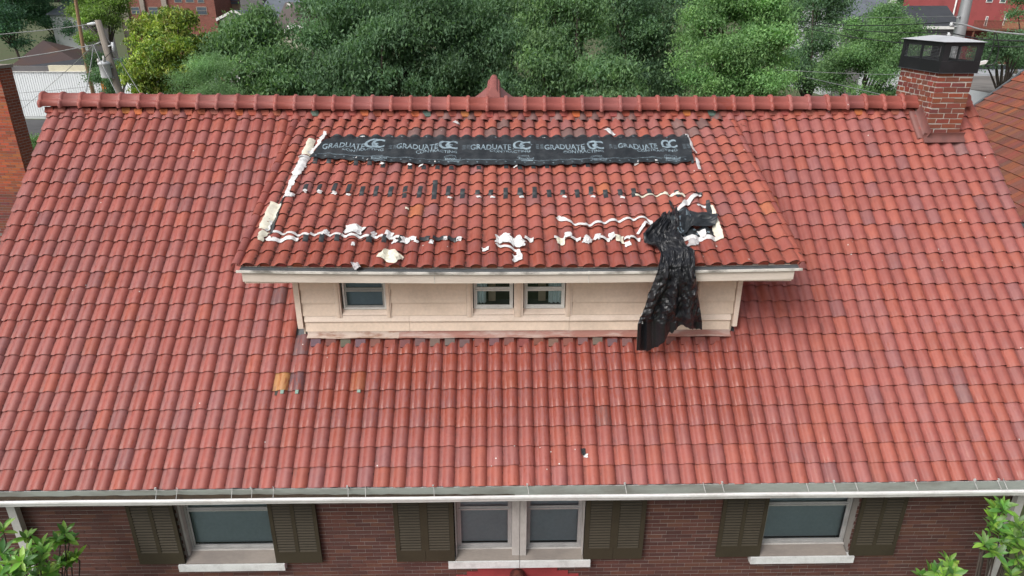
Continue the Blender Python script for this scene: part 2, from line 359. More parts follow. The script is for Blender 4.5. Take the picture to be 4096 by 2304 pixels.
def brick_tex(name, c1, c2, mo, scale=1.0, w=.2128, h=.0667):
    t = NT(name); p = t.pos(); sx = t.node('ShaderNodeSeparateXYZ'); t.l.new(p, sx.inputs[0])
    cx = t.node('ShaderNodeCombineXYZ'); t.l.new(t.math('ADD', sx.outputs[0], sx.outputs[1]), cx.inputs[0]); t.l.new(sx.outputs[2], cx.inputs[1])
    b = t.node('ShaderNodeTexBrick'); t.l.new(cx.outputs[0], b.inputs['Vector']); b.inputs['Scale'].default_value = 1
    b.inputs['Color1'].default_value = c1+(1,); b.inputs['Color2'].default_value = c2+(1,); b.inputs['Mortar'].default_value = mo+(1,)
    b.inputs['Brick Width'].default_value = w*scale; b.inputs['Row Height'].default_value = h*scale; b.inputs['Mortar Size'].default_value = .006*scale
    c = t.mix(.5, b.outputs[0], t.mix(t.noise(1.2, 5, p), (.5, .5, .5), (1.5, 1.5, 1.5)), 'MULTIPLY'); t.bump(b.outputs['Fac'], -.4, .008)
    return t.done(c, .85, 0, .3)
M_brick_wall = brick_tex('brown_brickwork', (.13, .055, .042), (.085, .042, .036), (.26, .24, .22))
M_brick_red = brick_tex('orange_red_brickwork', (.30, .085, .045), (.22, .065, .04), (.30, .26, .22))
M_brick_far = brick_tex('far_red_brickwork', (.26, .085, .065), (.20, .065, .05), (.25, .18, .15), 2.0)
M_siding_far = weathered('pale_far_siding', (.55, .58, .60), (.42, .45, .47), .5, .7, .6, 15, .05)
M_siding_cr = weathered('cream_far_siding', (.52, .50, .40), (.40, .38, .30), .5, .7, .6, 15, .05)

# ------------------------------------------------------------------ ground
g = MB().quad((-6000, -300, 0), (6000, -300, 0), (6000, 9000, 0), (-6000, 9000, 0)).build('ground', M_ground); tag(g, kind='structure')
a = MB().box(-60, 60, 42, 60.5, .004, .012).build('alley', M_asph); tag(a, kind='structure')
a = MB().box(-13.0, -7.9, -20, 42, .004, .016).build('driveway', M_asph); tag(a, kind='structure')

# ================================================================== THE HOUSE
house = empty('brick_house', (0, 0, 0), 'long brown brick house under a red clay tile roof with a wide cream shed dormer', 'house')
XR = XL + 74.5*TW
WY = -4.40                                   # front wall plane

# ---- tile mesh, shared
def tile_mesh(name, e, mat, w=TW, ov=OV):
    v, f, uv, sm = [], [], [], []
    th = .013; n = len(PROF)
    def add(a, uvs, s): f.append(a); uv.extend(uvs); sm.append(s)
    rows = [(-ov, -ov/e*STEP - STEP), (e*.5, -.5*STEP+.001), (e-.006, -STEP*.006/e - .0005), (e, -.0025)]
    for (s, nb) in rows:
        for (u, h) in PROF: v.append((u*w, -s, h+nb))
    for r in range(3):
        for k in range(n-1):
            vv = [rows[r][0]/e, rows[r+1][0]/e]
            add((r*n+k, (r+1)*n+k, (r+1)*n+k+1, r*n+k+1), [(PU[k], vv[0]), (PU[k], vv[1]), (PU[k+1], vv[1]), (PU[k+1], vv[0])], True)
    i = len(v)
    for (u, h) in PROF: v.append((u*w, -e, h-.0025))
    for (u, h) in PROF: v.append((u*w, -e+.002, h-th))
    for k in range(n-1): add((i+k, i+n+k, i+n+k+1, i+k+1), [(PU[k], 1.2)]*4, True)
    i = len(v)                              # right edge of the barrel
    u, h = PROF[-1]
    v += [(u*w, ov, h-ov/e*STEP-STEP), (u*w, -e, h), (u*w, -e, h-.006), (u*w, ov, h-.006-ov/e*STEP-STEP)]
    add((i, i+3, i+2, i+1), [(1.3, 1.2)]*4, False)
    return np.array(v), np.array(f), np.array(uv), np.array(sm)
def frame_rot(c, s):                        # local (x, upslope, normal) to world
    return np.array([[1, 0, 0], [0, c, -s], [0, s, c]])
RM, RD = frame_rot(CP, SP), frame_rot(CD, SD)
def jit(v, a): return tuple(float(max(0, c*(1+random.uniform(-a, a)))) for c in v)
BASE = (.318, .094, .077); PINK = (.306, .105, .093); ORNG = (.340, .098, .071); MAUV = (.268, .102, .097); GREY = (.20, .112, .105)
def tile_tint(px, py, dorm, k):
    r = random.random()
    if dorm:
        c = ORNG if r < .50 else BASE if r < .88 else PINK if r < .97 else MAUV
    else:
        left = px < 1100
        c = BASE if r < .50 else PINK if r < (.84 if left else .70) else ORNG if r < (.92 if left else .94) else MAUV
    c = np.array(c)
    if 1650 < px < 2960 and py < 545 and random.random() < .6: c = .55*c+.45*np.array(MAUV)*random.uniform(.75, 1.1)
    if 1650 < px < 2960 and py < 545 and random.random() < .22: c = np.array(GREY)*random.uniform(.8, 1.15)
    c = c*random.uniform(.91, 1.08)
    if dorm: c = c*np.array([1.10, 1.18, 1.16])
    return tuple(float(x) for x in c)
SPECIAL = [(1100, 1530, (.46, .23, .085)), (1208, 1530, (.135, .075, .085)), (1458, 1528, (.38, .135, .06)), (1094, 1195, (.17, .085, .085)), (1180, 1395, (.165, .10, .105)),
           (2420, 1655, (.20, .095, .085)), (2408, 1500, (.345, .095, .06)), (1905, 1500, (.34, .095, .06)), (3883, 1540, (.24, .115, .11)), (3872, 580, (.24, .12, .115)), (2045, 1500, (.335, .098, .062)),
           (1395, 640, (.46, .15, .075)), (2390, 760, (.45, .15, .08)), (3100, 830, (.44, .155, .085)), (1690, 850, (.46, .16, .08)), (2100, 570, (.2, .12, .115))]
def lay_tiles(part, e, mat_o, mat_a, W, Rt, x0, cells, dorm, keep):
    V, F, UV, SM = tile_mesh('roof_tile', e, mat_o)
    shared = [raw_mesh('roof_tile', V, F, mat_o, None, UV, SM)]
    info = []
    for (k, i) in cells:
        X = x0 + i*TW; s = k*e
        c = W(X+.5*TW, s+.5*e, .03); px, py = to_px(c); d = (c-CAM)@_f
        vis = -20 < px < 4116 and -20 < py < 2320
        info.append((d if vis else d+100, k, i, X, s, px, py))
    tints = {}
    for t in info: tints[(t[1], t[2])] = tile_tint(t[5], t[6], dorm, t[1])
    for (sx, sy, c) in SPECIAL:
        best = min(info, key=lambda t: (t[5]-sx)**2+(t[6]-sy)**2)
        if (best[5]-sx)**2+(best[6]-sy)**2 < 45**2: tints[(best[1], best[2])] = c
    info.sort(key=lambda t: t[0])
    AV, AF, AU, AS, AT = [], [], [], [], []; off = 0
    for q, (d, k, i, X, s, px, py) in enumerate(info):
        loc = W(X+.5*TW, s, 0); loc = loc - Rt @ np.array([.5*TW, 0, 0])
        slope = 0
        yaw = random.gauss(0, .010) if not dorm else random.gauss(0, .014)
        ds = random.gauss(0, .003 if not dorm else .0045) + .010*mnoise.noise((X*.55, k*.35, 3.0 if dorm else 0.0)) + .004*mnoise.noise((X*2.1, k*3.3, 5.0))
        if random.random() < (.012 if not dorm else .03): ds += random.choice((-.012, .016)); yaw += random.gauss(0, .02)
        tilt = random.gauss(0, .004 if not dorm else .008)
        col = tints[(k, i)]; seed = random.random()
        m = Matrix(Rt.tolist()).to_4x4() @ Matrix.Rotation(yaw, 4, 'Z') @ Matrix.Rotation(tilt, 4, 'Y')
        loc = loc + Rt @ np.array([0, -ds, random.uniform(0, .003)])
        if q < keep:
            o = bpy.data.objects.new('roof_tile', shared[0]); link(o, part, loc)
            o.rotation_euler = m.to_euler(); o.color = (*col, seed)
        else:
            A = np.array(m)[:3, :3]
            AV.append(V @ A.T + loc); AF.append(F+off); off += len(V); AU.append(UV); AS.append(SM)
            AT.append(np.tile(np.array([*col, seed]), (len(V), 1)))
    if AV:
        o0 = WPOS[part.name]
        me = raw_mesh('roof_tile_field', np.concatenate(AV)-o0, np.concatenate(AF), mat_a, np.concatenate(AT), np.concatenate(AU), np.concatenate(AS))
        o = bpy.data.objects.new('roof_tile_field', me); link(o, part, o0); tag(o, kind='stuff')

CYF, CYB = -.52, .62
CX0, CX1, CZT = at_y(3761, 284, CYF)[0], at_y(3898, 284, CYF)[0], at_y(3761, 284, CYF)[2]
# ---- main roof: deck, tiles, ridge
dk = MB()
NX = 40
def mrow(s, n): return [Wm(x, s, n) for x in np.linspace(XL+.03, XR-.02, NX)]
dk.grid([mrow(0, -.045), mrow(3.1, -.045), mrow(NROW*E_M-.03, -.045)], False)
dk.grid([mrow(0, -.12), mrow(NROW*E_M-.03, -.12)][::-1], False)
for x in (XL+.03, XR-.02):
    dk.quad(Wm(x, 0, -.045), Wm(x, 6.3, -.045), Wm(x, 6.3, -.2), Wm(x, 0, -.2))
main_roof = dk.build('main_roof', M_lead, house, origin=np.array([0, 0, ZR]))
back = MB(); nb = 75*6
rows = []
for s in np.arange(0, 6.31, E_M):
    for f in (0, .98):
        rows.append([np.array([x, (s+f*E_M)*CP, ZR-(s+f*E_M)*SP]) + np.array([0, SP, CP])*(mh(x, s+f*E_M*.99)) for x in np.linspace(XL, XR, 75*7+1)])
back.grid([r[::-1] for r in rows], True)
tb = back.build('rear_slope', TILE_O, house); tb.color = (*BASE, .3)
cells = []
for k in range(NROW):
    for i in range(NCOL):
        x = XL+i*TW; xc = x+.5*TW
        if xc > XR: continue
        if 1 <= k <= 9 and -3.33 < xc < 3.93: continue
        if 10 <= k <= 15 and -2.83 < xc < 3.40: continue
        if k <= 1 and CX0-.07 < xc < CX1+.02: continue
        cells.append((k, i))
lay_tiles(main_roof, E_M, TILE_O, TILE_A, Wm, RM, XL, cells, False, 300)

# ridge caps
def cap_mesh(L, dome=False):
    half = [(-.165, -.050), (-.168, -.010), (-.155, .026), (-.130, .046), (-.112, .050), (-.104, .058), (-.094, .090), (-.070, .122), (-.036, .139), (0, .145)]
    prof = half + [(-y, z) for (y, z) in half[-2::-1]]
    def sc(p, k, dz=0): return (p[0]*k, (p[1]-.03)*k+.03+dz)
    st = [(0, 1.05), (.008, 1.16), (.020, 1.22), (.036, 1.235), (.052, 1.21), (.064, 1.13), (.072, 1.0), (L+.012, .985)]
    P = [[(x, *sc(p, k)) for p in prof] for (x, k) in st]
    mb = MB(); mb.grid([[r[j] for r in P] for j in range(len(prof))][::-1], True)
    mb.poly([p for p in P[0]][::-1]); return mb
cm = cap_mesh(.322)
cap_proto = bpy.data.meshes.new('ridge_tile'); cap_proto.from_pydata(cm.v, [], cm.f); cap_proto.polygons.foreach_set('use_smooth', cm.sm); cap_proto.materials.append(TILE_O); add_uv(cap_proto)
x = XL-.10; k = 0
while x < CX0-.12:
    o = bpy.data.objects.new('ridge_tile', cap_proto)
    link(o, main_roof, (x, random.gauss(0, .004), ZR+.055+sag_m(x, 0)+random.gauss(0, .003))); o.rotation_euler = (random.gauss(0, .01), random.gauss(0, .006)+(-.0157*(x-.3)/7.8*-1), random.gauss(0, .006))
    c = np.array(BASE if random.random() < .5 else PINK)*random.uniform(.9, 1.08); o.color = (*[float(q) for q in c], random.random())
    x += .322; k += 1
for x in (CX1+.02, CX1+.342, CX1+.664)[:max(1, int((XR+.12-CX1)/.322))]:
    o = bpy.data.objects.new('ridge_tile', cap_proto); link(o, main_roof, (x, 0, ZR+.055)); o.color = (*BASE, random.random())
# closure blocks under the ridge and below the dormer wall
def closure(part, W, Rt, X, s, n, col, w=.13, h=.05, d=.06, dz=0):
    mb = MB(); a = w/2
    P = [(-a*.62, -d, -.055), (a*.62, -d, -.055), (a*.62, d, -.03), (-a*.62, d, -.03), (-a, -d, h-.03), (a, -d, h-.03), (a, d, h), (-a, d, h)]
    c0 = W(X, s, n); mb.hexa([tuple(c0 + Rt @ np.array(p)) for p in P])
    o = mb.build('closure_block', BRICK_O, part); o.color = (*col, 1); return o
CB = [(.33, .09, .065)]*5 + [(.46, .14, .055)]*2 + [(.28, .085, .07)]*2
for i in range(74):
    xc = XL + i*TW + .13*TW
    if xc > CX0-.12: continue
    col = CB[random.randrange(len(CB))]
    p = to_px(Wm(xc, .1, 0))[0]
    for gx in (1255, 1702, 2825):
        if abs(p-gx) < 26: col = (.11, .17, .13)
    closure(main_roof, Wm, RM, xc+random.gauss(0, .006), .128+random.uniform(-.010, .014), .012, jit(col, .12), w=.135, h=.036, d=.045)
for i in range(30):
    xc = XL + (22+i)*TW + .13*TW + .21*.35
    if not -2.7 < xc < 3.2: continue
    closure(main_roof, Wm, RM, xc, 4.318+random.uniform(-.012, .018), .010, jit(random.choice([(.19, .08, .07), (.17, .10, .095), (.24, .08, .065), (.15, .11, .11)]), .15), w=.14, h=.04, d=.05)
# copper hooks and slipped scraps on the lower courses
for (px, py) in ((1131, 1567), (1190, 1567), (1437, 1562), (1105, 1570)):
    X, s = mxs(px, py); P = Wm(X, s, mh(X, s)+.012); mb = MB(); mb.hexa([tuple(P+RM@np.array(q)) for q in [(-.022, -.03, 0), (.022, -.03, 0), (.022, .03, 0), (-.022, .03, 0), (-.022, -.03, .008), (.022, -.03, .008), (.022, .03, .008), (-.022, .03, .008)]])
    o = mb.build('tile_hook', BRICK_O, main_roof); o.color = (.25, .36, .31, 1) if px in (1131, 1190, 1437) else (.06, .055, .05, 1)

# ---- rear cross gable behind the ridge
rg = MB(); ZG = ZR+.10; GX = -.07
far_y = 2.55
xw, zw = 2.3, 1.75
for sgn in (-1, 1):
    P = []
    for yy in np.arange(.1, far_y+.01, .06):
        P.append([np.array([GX+sgn*xw*t, yy, ZG-zw*t+.028*abs(math.sin(yy/.21*math.pi))+.018*((t*9) % 1.0)]) for t in np.linspace(0, 1, 28)])
    rg.grid(P if sgn < 0 else [r[::-1] for r in P], True)
rear = rg.build('rear_gable_roof', TILE_O, house); rear.color = (*PINK, .5)
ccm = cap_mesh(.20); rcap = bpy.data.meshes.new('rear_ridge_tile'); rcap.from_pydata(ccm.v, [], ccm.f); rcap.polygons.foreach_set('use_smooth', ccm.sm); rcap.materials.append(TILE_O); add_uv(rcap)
for q in range(11):
    o = bpy.data.objects.new('ridge_tile', rcap); link(o, rear, (GX, .22+q*.215, ZG+.05)); o.rotation_euler = (0, 0, R_(90)); o.scale = (1.0, .62, .80); o.rotation_euler = (0, R_(16), R_(90)); o.color = (*[float(c) for c in np.array(PINK)*random.uniform(.85, 1.05)], random.random())

# ---- shed dormer roof
dd = MB()
def drow(s, n): return [Wd(x, s, n) for x in np.linspace(XD0+.03, XD0+ND_COL*TW-.02, 24)]
LD = ND_ROW*E_D
dd.grid([drow(.05, -.045), drow(1.8, -.045), drow(LD-.02, -.045)], False); dd.grid([drow(LD-.02, -.11), drow(.5, -.11)], False)
for x in (XD0+.03, XD0+ND_COL*TW-.02):
    a = [Wd(x, .1, -.045), Wd(x, LD-.02, -.045), Wd(x, LD-.02, -.13), Wd(x, .1, -.13)]; dd.poly(a)
dormer_roof = dd.build('dormer_roof', M_cream, house)
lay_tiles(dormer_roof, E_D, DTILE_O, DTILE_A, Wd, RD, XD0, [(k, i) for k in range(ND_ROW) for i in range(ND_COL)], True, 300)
for i in range(ND_COL):                      # red plugs in the open barrel ends
    X0 = XD0+i*TW; pts = []
    for u in np.linspace(.36, .98, 9): pts.append(Wd(X0+u*TW, LD-.016, prof_h(u)-.013))
    pts += [Wd(X0+.98*TW, LD-.016, -.03), Wd(X0+.36*TW, LD-.016, -.03)]
    o = MB().prism(pts, np.array([0, .02, .005])).build('barrel_plug', BRICK_O, dormer_roof); o.color = (*jit((.22, .05, .032), .2), 1)
# raking barrel along both sides of the dormer
for side, X in ((-1, XD0-.02), (1, XD0+ND_COL*TW+.015)):
    for k in range(ND_ROW):
        P = []
        for s, lift in ((k*E_D-.04, 0), ((k+1)*E_D, .018)):
            P.append([Wd(X+side*.055*math.sin(a)*1.0, s, -.035+lift+.05*math.cos(a)) for a in np.linspace(-1.7 if side > 0 else 1.7, 1.7 if side > 0 else -1.7, 9)][::side])
        mb = MB(); mb.sheet(P if True else P, .012)
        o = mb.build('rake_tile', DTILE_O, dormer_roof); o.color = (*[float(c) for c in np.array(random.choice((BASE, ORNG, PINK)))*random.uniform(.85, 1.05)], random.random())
# fascia, gutter lip and soffit of the dormer
FY = Wd(0, LD, 0)[1]; FZ = Wd(0, LD, 0)[2]
def sagx(X): return sag_d(X, LD)
fx0, fx1 = XD0+.04, XD0+ND_COL*TW-.04
def sagbox(x0, x1, y0, y1, z0, z1, n=10):
    mb = MB(); xs = np.linspace(x0, x1, n)
    for a, b in zip(xs[:-1], xs[1:]):
        pass
    L = [[(x, y0, z0+sagx(x)), (x, y0, z1+sagx(x)), (x, y1, z1+sagx(x)), (x, y1, z0+sagx(x)), (x, y0, z0+sagx(x))] for x in xs]
    mb.grid([list(q) for q in zip(*L)], False); mb.poly([p for p in L[0][:4]]); mb.poly([p for p in L[-1][:4]][::-1]); return mb
z0 = FZ - sag_d(0, LD)
fas = sagbox(fx0+.02, fx1-.05, FY-.035, FY-.01, z0-.215, z0-.085).build('fascia', M_fascia, house)
sagbox(fx0-.04, fx1+.04, FY-.065, FY-.0375, z0-.083, z0-.055, 14).build('drip_edge', M_lip, fas)
sagbox(fx0, fx1, FY-.037, FY+.06, z0-.054, z0-.037, 14).build('eave_felt', M_lead, fas)
MB().box(fx0+.03, fx1-.06, FY-.008, -3.06, z0-.255, z0-.205).build('soffit', M_cream, fas)
for xx in (1737, 2355):
    P = at_y(xx, 1105, FY-.037); MB().box(P[0]-.004, P[0]+.004, FY-.040, FY-.0355, z0-.26, z0-.09).build('fascia_joint', M_lip, fas)

# ---- dormer walls
DY = -3.15; DX0, DX1 = -2.79, 3.37
def D(px, py): return at_y(px, py, DY)
def d7(x, y): return D(900+x/2.337, 1040+y/2.337)
def d8(x, y): return D(2000+x/2.1467, 1000+y/2.1467)
zbot = d7(760, 660)[2]; ztop = z0-.2
core = MB()
zc = Wm(0, 3.3, 0)[2]
core.box(DX0+.05, DX1-.05, DY+.62, DY+.66, zbot-.25, ztop+.02)
for x in (DX0+.02, DX1-.02):                # cheeks
    core.prism([(x, DY+.02, zbot-.1), (x, -.6, ZR-.55), (x, -.6, ZR-.40), (x, DY+.02, ztop+.02)], (.02 if x < 0 else -.02, 0, 0))
dormer_wall = core.build('dormer_wall', M_siding, house)
def board(x0, x1, z0_, z1_, yf=DY, name='siding_board', mat=M_siding, lap=.026, parent=None):
    mb = MB(); mb.hexa([(x0, yf-.004-lap, z0_), (x1, yf-.004-lap, z0_), (x1, yf+.09, z0_), (x0, yf+.09, z0_), (x0, yf-.004, z1_), (x1, yf-.004, z1_), (x1, yf+.09, z1_), (x0, yf+.09, z1_)])
    return mb.build(name, mat, parent or dormer_wall)
zb1, zb2, zb3, zb4 = d7(800, 520)[2], d7(800, 400)[2], d7(800, 276)[2], ztop+.01
panels = [(d7(718, 400)[0], d7(1030, 400)[0]), (d7(1556, 400)[0], d7(2258, 400)[0]), (d8(622, 400)[0], d8(1262, 400)[0]), (d8(1724, 400)[0], d8(2012, 400)[0])]
for (a, b) in panels:
    for (u, v) in ((zb1+.006, zb2-.003), (zb2+.003, zb3-.003), (zb3+.003, zb4)): board(a, b, u, v)
# base boards in three lengths
zt1, zt2 = d7(800, 535)[2], d7(800, 568)[2]
xs_b = [d7(752, 600)[0], d7(1727, 600)[0], d8(592, 640)[0], d8(1968, 640)[0]]
for k in range(3):
    board(xs_b[k]+.002, xs_b[k+1]-.002, zt2+.002, zb1, DY-.012-.004*k, 'base_trim', M_cream)
    board(xs_b[k]+.002, xs_b[k+1]-.002, zbot, zt2-.002, DY-.006-.003*k, 'base_board', M_siding, .02)
for (a, b) in ((DX0-.04, d7(712, 400)[0]), (d8(2016, 400)[0]+.005, DX1+.035)):
    MB().box(a, b, DY-.045, DY+.12, zbot+.05, ztop+.01).build('corner_board', M_cream, dormer_wall)
# rusty flashing apron lying on the tiles
def apron(x0, x1, mat, lift):
    mb = MB(); P = [[np.array([x, DY-.032, zbot-.004+lift]) for x in np.linspace(x0, x1, 20)], [np.array([x, DY-.036, zbot-.05+lift]) for x in np.linspace(x0, x1, 20)], [np.array([x, DY-.11, zbot-.075+lift+.006*math.sin(x*9)]) for x in np.linspace(x0, x1, 20)]]
    return mb.sheet([r for r in P], .004).build('flashing_apron', mat, dormer_wall)
M_rustf = weathered('rusty_cream_flashing', (.52, .42, .36), (.24, .10, .05), .9, 6, .5, 40, .1, stretch=(.8, 2, 2.5))
M_rustr = weathered('stained_red_flashing', (.34, .16, .13), (.50, .40, .36), .9, 4, .5, 40, .1, stretch=(.6, 2, 2))
apron(d7(780, 690)[0], d7(1632, 690)[0], M_rustf, .004); apron(d7(1620, 690)[0], d8(565, 710)[0], M_rustr, 0); apron(d8(560, 710)[0], d8(1965, 700)[0], M_rustr, .004)

# ---- windows
def blind_sheet(x0, x1, z0_, z1_, y, pitch=.026):
    mb = MB(); P = []
    z = z0_
    while z < z1_:
        P.append([(x, y-.006, z) for x in (x0, x1)]); P.append([(x, y+.012, min(z+pitch*.86, z1_)) for x in (x0, x1)]); z += pitch
    mb.grid(P, False); return mb
def window(x0, x1, z0_, z1_, yf, depth, frame_mat, fw=.028, rail=None, inside='blind', blind_mat=None, bz=None, sash_mat=None, pane_mat=None):
    """frame set in the opening, sash, panes, blind or curtain behind"""
    y0, y1 = yf+depth, yf+depth+.05
    mb = MB()
    mb.box(x0, x0+fw, y0, y1, z0_, z1_); mb.box(x1-fw, x1, y0, y1, z0_, z1_); mb.box(x0+fw, x1-fw, y0, y1, z0_, z0_+fw*1.2); mb.box(x0+fw, x1-fw, y0, y1, z1_-fw, z1_)
    w = mb.build('window', frame_mat, house)
    sm_ = sash_mat or frame_mat
    a, b = x0+fw, x1-fw; zz0, zz1 = z0_+fw*1.2, z1_-fw
    rail = rail if rail is not None else (zz0+zz1)/2
    for (u, v, yo) in ((zz0, rail, .012), (rail, zz1, .026)):
        s = MB(); t = .026
        s.box(a, a+t, y0+yo, y0+yo+.02, u, v); s.box(b-t, b, y0+yo, y0+yo+.02, u, v); s.box(a+t, b-t, y0+yo, y0+yo+.02, u, u+t*1.1); s.box(a+t, b-t, y0+yo, y0+yo+.02, v-t, v)
        s.build('sash', sm_, w)
        MB().quad((a+t, y0+yo+.009, u+t*1.1), (b-t, y0+yo+.009, u+t*1.1), (b-t, y0+yo+.009, v-t), (a+t, y0+yo+.009, v-t)).build('pane', pane_mat or M_glass, w)
    yb = y0+.09
    if inside == 'blind':
        blind_sheet(a, b, bz if bz else zz0+.01, zz1, yb).build('blind', blind_mat or M_blind, w)
    else:
        mb = MB(); n = 24
        c0, c1 = (a, a+(b-a)*.34) if inside == 'left' else (b-(b-a)*.38, b)
        P = [[(c0+(c1-c0)*t*(1 if zf > .25 else (.86 if inside == 'left' else 1)) + (0 if zf > .25 or inside == 'left' else (c1-c0)*.0), yb-.01+.02*math.sin(t*21), zz0+.03+(zz1-zz0)*zf) for t in np.linspace(0, 1, n)] for zf in (0, .2, .5, 1)]
        mb.sheet([r for r in P], .004).build('curtain', M_curtain, w)
        MB().box(a+(b-a)*.36, a+(b-a)*.56, yb+.12, yb+.16, zz0, zz1).build('wardrobe_edge', M_tan, w)
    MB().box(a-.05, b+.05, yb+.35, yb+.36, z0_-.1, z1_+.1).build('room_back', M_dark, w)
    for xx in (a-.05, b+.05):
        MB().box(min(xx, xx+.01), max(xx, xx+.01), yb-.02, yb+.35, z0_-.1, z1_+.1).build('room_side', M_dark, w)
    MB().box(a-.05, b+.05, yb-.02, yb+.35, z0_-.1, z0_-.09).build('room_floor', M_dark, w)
    return w
wz0 = d7(1300, 468)[2]; rl = d7(1300, 290)[2]; wzt = ztop+.02
dwin = [(d7(1103, 400)[0], d7(1502, 400)[0], 'blind'), (d7(2325, 400)[0], d8(112, 400)[0], 'left'), (d8(208, 400)[0], d8(558, 400)[0], 'right'), (d8(1330, 400)[0], d8(1685, 400)[0], 'blind')]
for (a, b, kind) in dwin:
    w_ = window(a, b, wz0, wzt, DY-.03, .055, M_white, .022, rl, kind, M_blind_d, sash_mat=M_alu if kind == 'blind' else M_white)
    mb = MB(); mb.hexa([(a-.02, DY-.022, wz0-.075), (b+.02, DY-.022, wz0-.075), (b+.02, DY+.06, wz0-.075), (a-.02, DY+.06, wz0-.075), (a-.02, DY-.022, wz0-.062), (b+.02, DY-.022, wz0-.062), (b+.02, DY+.06, wz0-.002), (a-.02, DY+.06, wz0-.002)]); mb.build('window_sill', M_cream, w_)
def casing(x0, x1, zlo):
    MB().box(x0, x1, DY-.030, DY+.095, zlo, ztop+.015).build('casing', M_cream, dormer_wall)
czl = d7(1300, 533)[2]
for (u, v) in ((panels[0][1]+.003, dwin[0][0]-.028), (dwin[0][1]+.012, panels[1][0]-.003), (panels[1][1]+.003, dwin[1][0]-.012), (dwin[1][1]+.014, dwin[2][0]-.014), (dwin[2][1]+.012, panels[2][0]-.003), (panels[2][1]+.003, dwin[3][0]-.012), (dwin[3][1]+.012, panels[3][0]-.003)):
    casing(u, v, czl)
    MB().box(u+(v-u)*.3, u+(v-u)*.7, DY-.042, DY-.0305, czl+.01, ztop+.01).build('casing_bead', M_siding, dormer_wall)

# ---- front wall with windows, shutters and sills
def Wp(x, y): return at_y(x, y, WY)
def z1_(x, y, k): return Wp(k*1024 + x/2.5156, 1880 + y/2.5156)
ZE = ZR - NROW*E_M*SP                       # height of the eave
WX0, WX1 = -7.0, 7.28
front_wall = MB().box(WX0, WX1, WY+.005, WY+.30, 0, ZE-.02).build('front_wall', M_mortar, house)
# openings: (glass x0, x1, casing x0, x1, sill)
def xat(zx, zy, k): return z1_(zx, zy, k)[0]
def zat(zx, zy, k): return z1_(zx, zy, k)[2]
SH = []                                      # shutters (x0, x1, z0, double)
zsh = [zat(1650, 915, 0), zat(450, 902, 1), zat(1700, 888, 1), zat(1000, 864, 2), zat(2250, 842, 2), zat(1000, 830, 3)]
SH.append((xat(1430, 915, 0), xat(1885, 915, 0), zsh[0])); SH.append((xat(218, 902, 1), xat(680, 900, 1), zsh[1]))
SH.append((xat(1425, 890, 1), xat(2005, 885, 1), zsh[2])); SH.append((xat(713, 866, 2), xat(1295, 860, 2), zsh[3]))
SH.append((xat(2036, 845, 2), xat(2474, 836, 2), zsh[4])); SH.append((xat(797, 830, 3), xat(1235, 830, 3), zsh[5]))
def zq(x, y, k): return at_y(k*1024 + x/2.5156, 1880 + y/2.5156, WY+.13)
def xat_(a, b, k): return zq(a, b, k)[0]
def zat_(a, b, k): return zq(a, b, k)[2]
WN = []                                      # windows: frame x0,x1, z0
WN.append((xat_(1975, 782, 0)-.05, xat_(195, 780, 1)+.05, zat_(1000, 782, 0)-.03))
WN.append((xat_(2030, 752, 1), xat_(2572, 752, 1), zat_(2300, 752, 1)-.035))
WN.append((xat_(140, 748, 2), xat_(690, 748, 2), zat_(400, 748, 2)-.035))
WN.append((xat_(2495, 720, 2)-.02, xat_(715, 705, 3)+.05, zat_(300, 706, 3)-.03))
zsl = [zat(2200, 975, 0), zat(2300, 945, 1), zat(300, 935, 2), zat(300, 897, 3)]
zsu = [zat(2200, 915, 0), zat(2300, 882, 1), zat(300, 872, 2), zat(300, 835, 3)]
SL = [(xat(1830, 975, 0), xat(312, 965, 1), zsl[0], zsu[0]), (xat(1942, 945, 1), xat(72, 935, 2), zsl[1], zsu[1]), (xat(77, 935, 2), xat(779, 922, 2), zsl[1], zsu[1]), (xat(2378, 900, 2), xat(828, 888, 3), zsl[3], zsu[3])]
ZT = ZE-.05
# the openings cut out of the core: rebuild it in strips round the windows
OPEN = [(SL[0][0]+.1, SL[0][1]-.1, zsu[0]), (SL[1][0]+.06, SL[2][1]-.06, zsu[1]), (SL[3][0]+.08, SL[3][1]-.08, zsu[3])]
mb = MB(); xs_ = WX0
for (a, b, z) in OPEN:
    mb.box(xs_, a, WY+.005, WY+.30, 0, ZE-.02); mb.box(a, b, WY+.005, WY+.30, 0, z-.03); xs_ = b
mb.box(xs_, WX1, WY+.005, WY+.30, 0, ZE-.02)
old = front_wall.data; me = bpy.data.meshes.new('front_wall'); o0 = WPOS[front_wall.name]
me.from_pydata((np.array(mb.v)-o0).tolist(), [], mb.f); me.materials.append(M_mortar); me.polygons.foreach_set('use_smooth', [False]*len(mb.f)); front_wall.data = me; bpy.data.meshes.remove(old)
hb = MB().box(WX0+.02, WX1-.02, .0, -WY, 0, ZE-.02)   # body of the house behind
hb = MB().box(WX0, WX1, WY+.9, -WY, 0, ZE-.05).build('house_body', M_brick_wall, house)
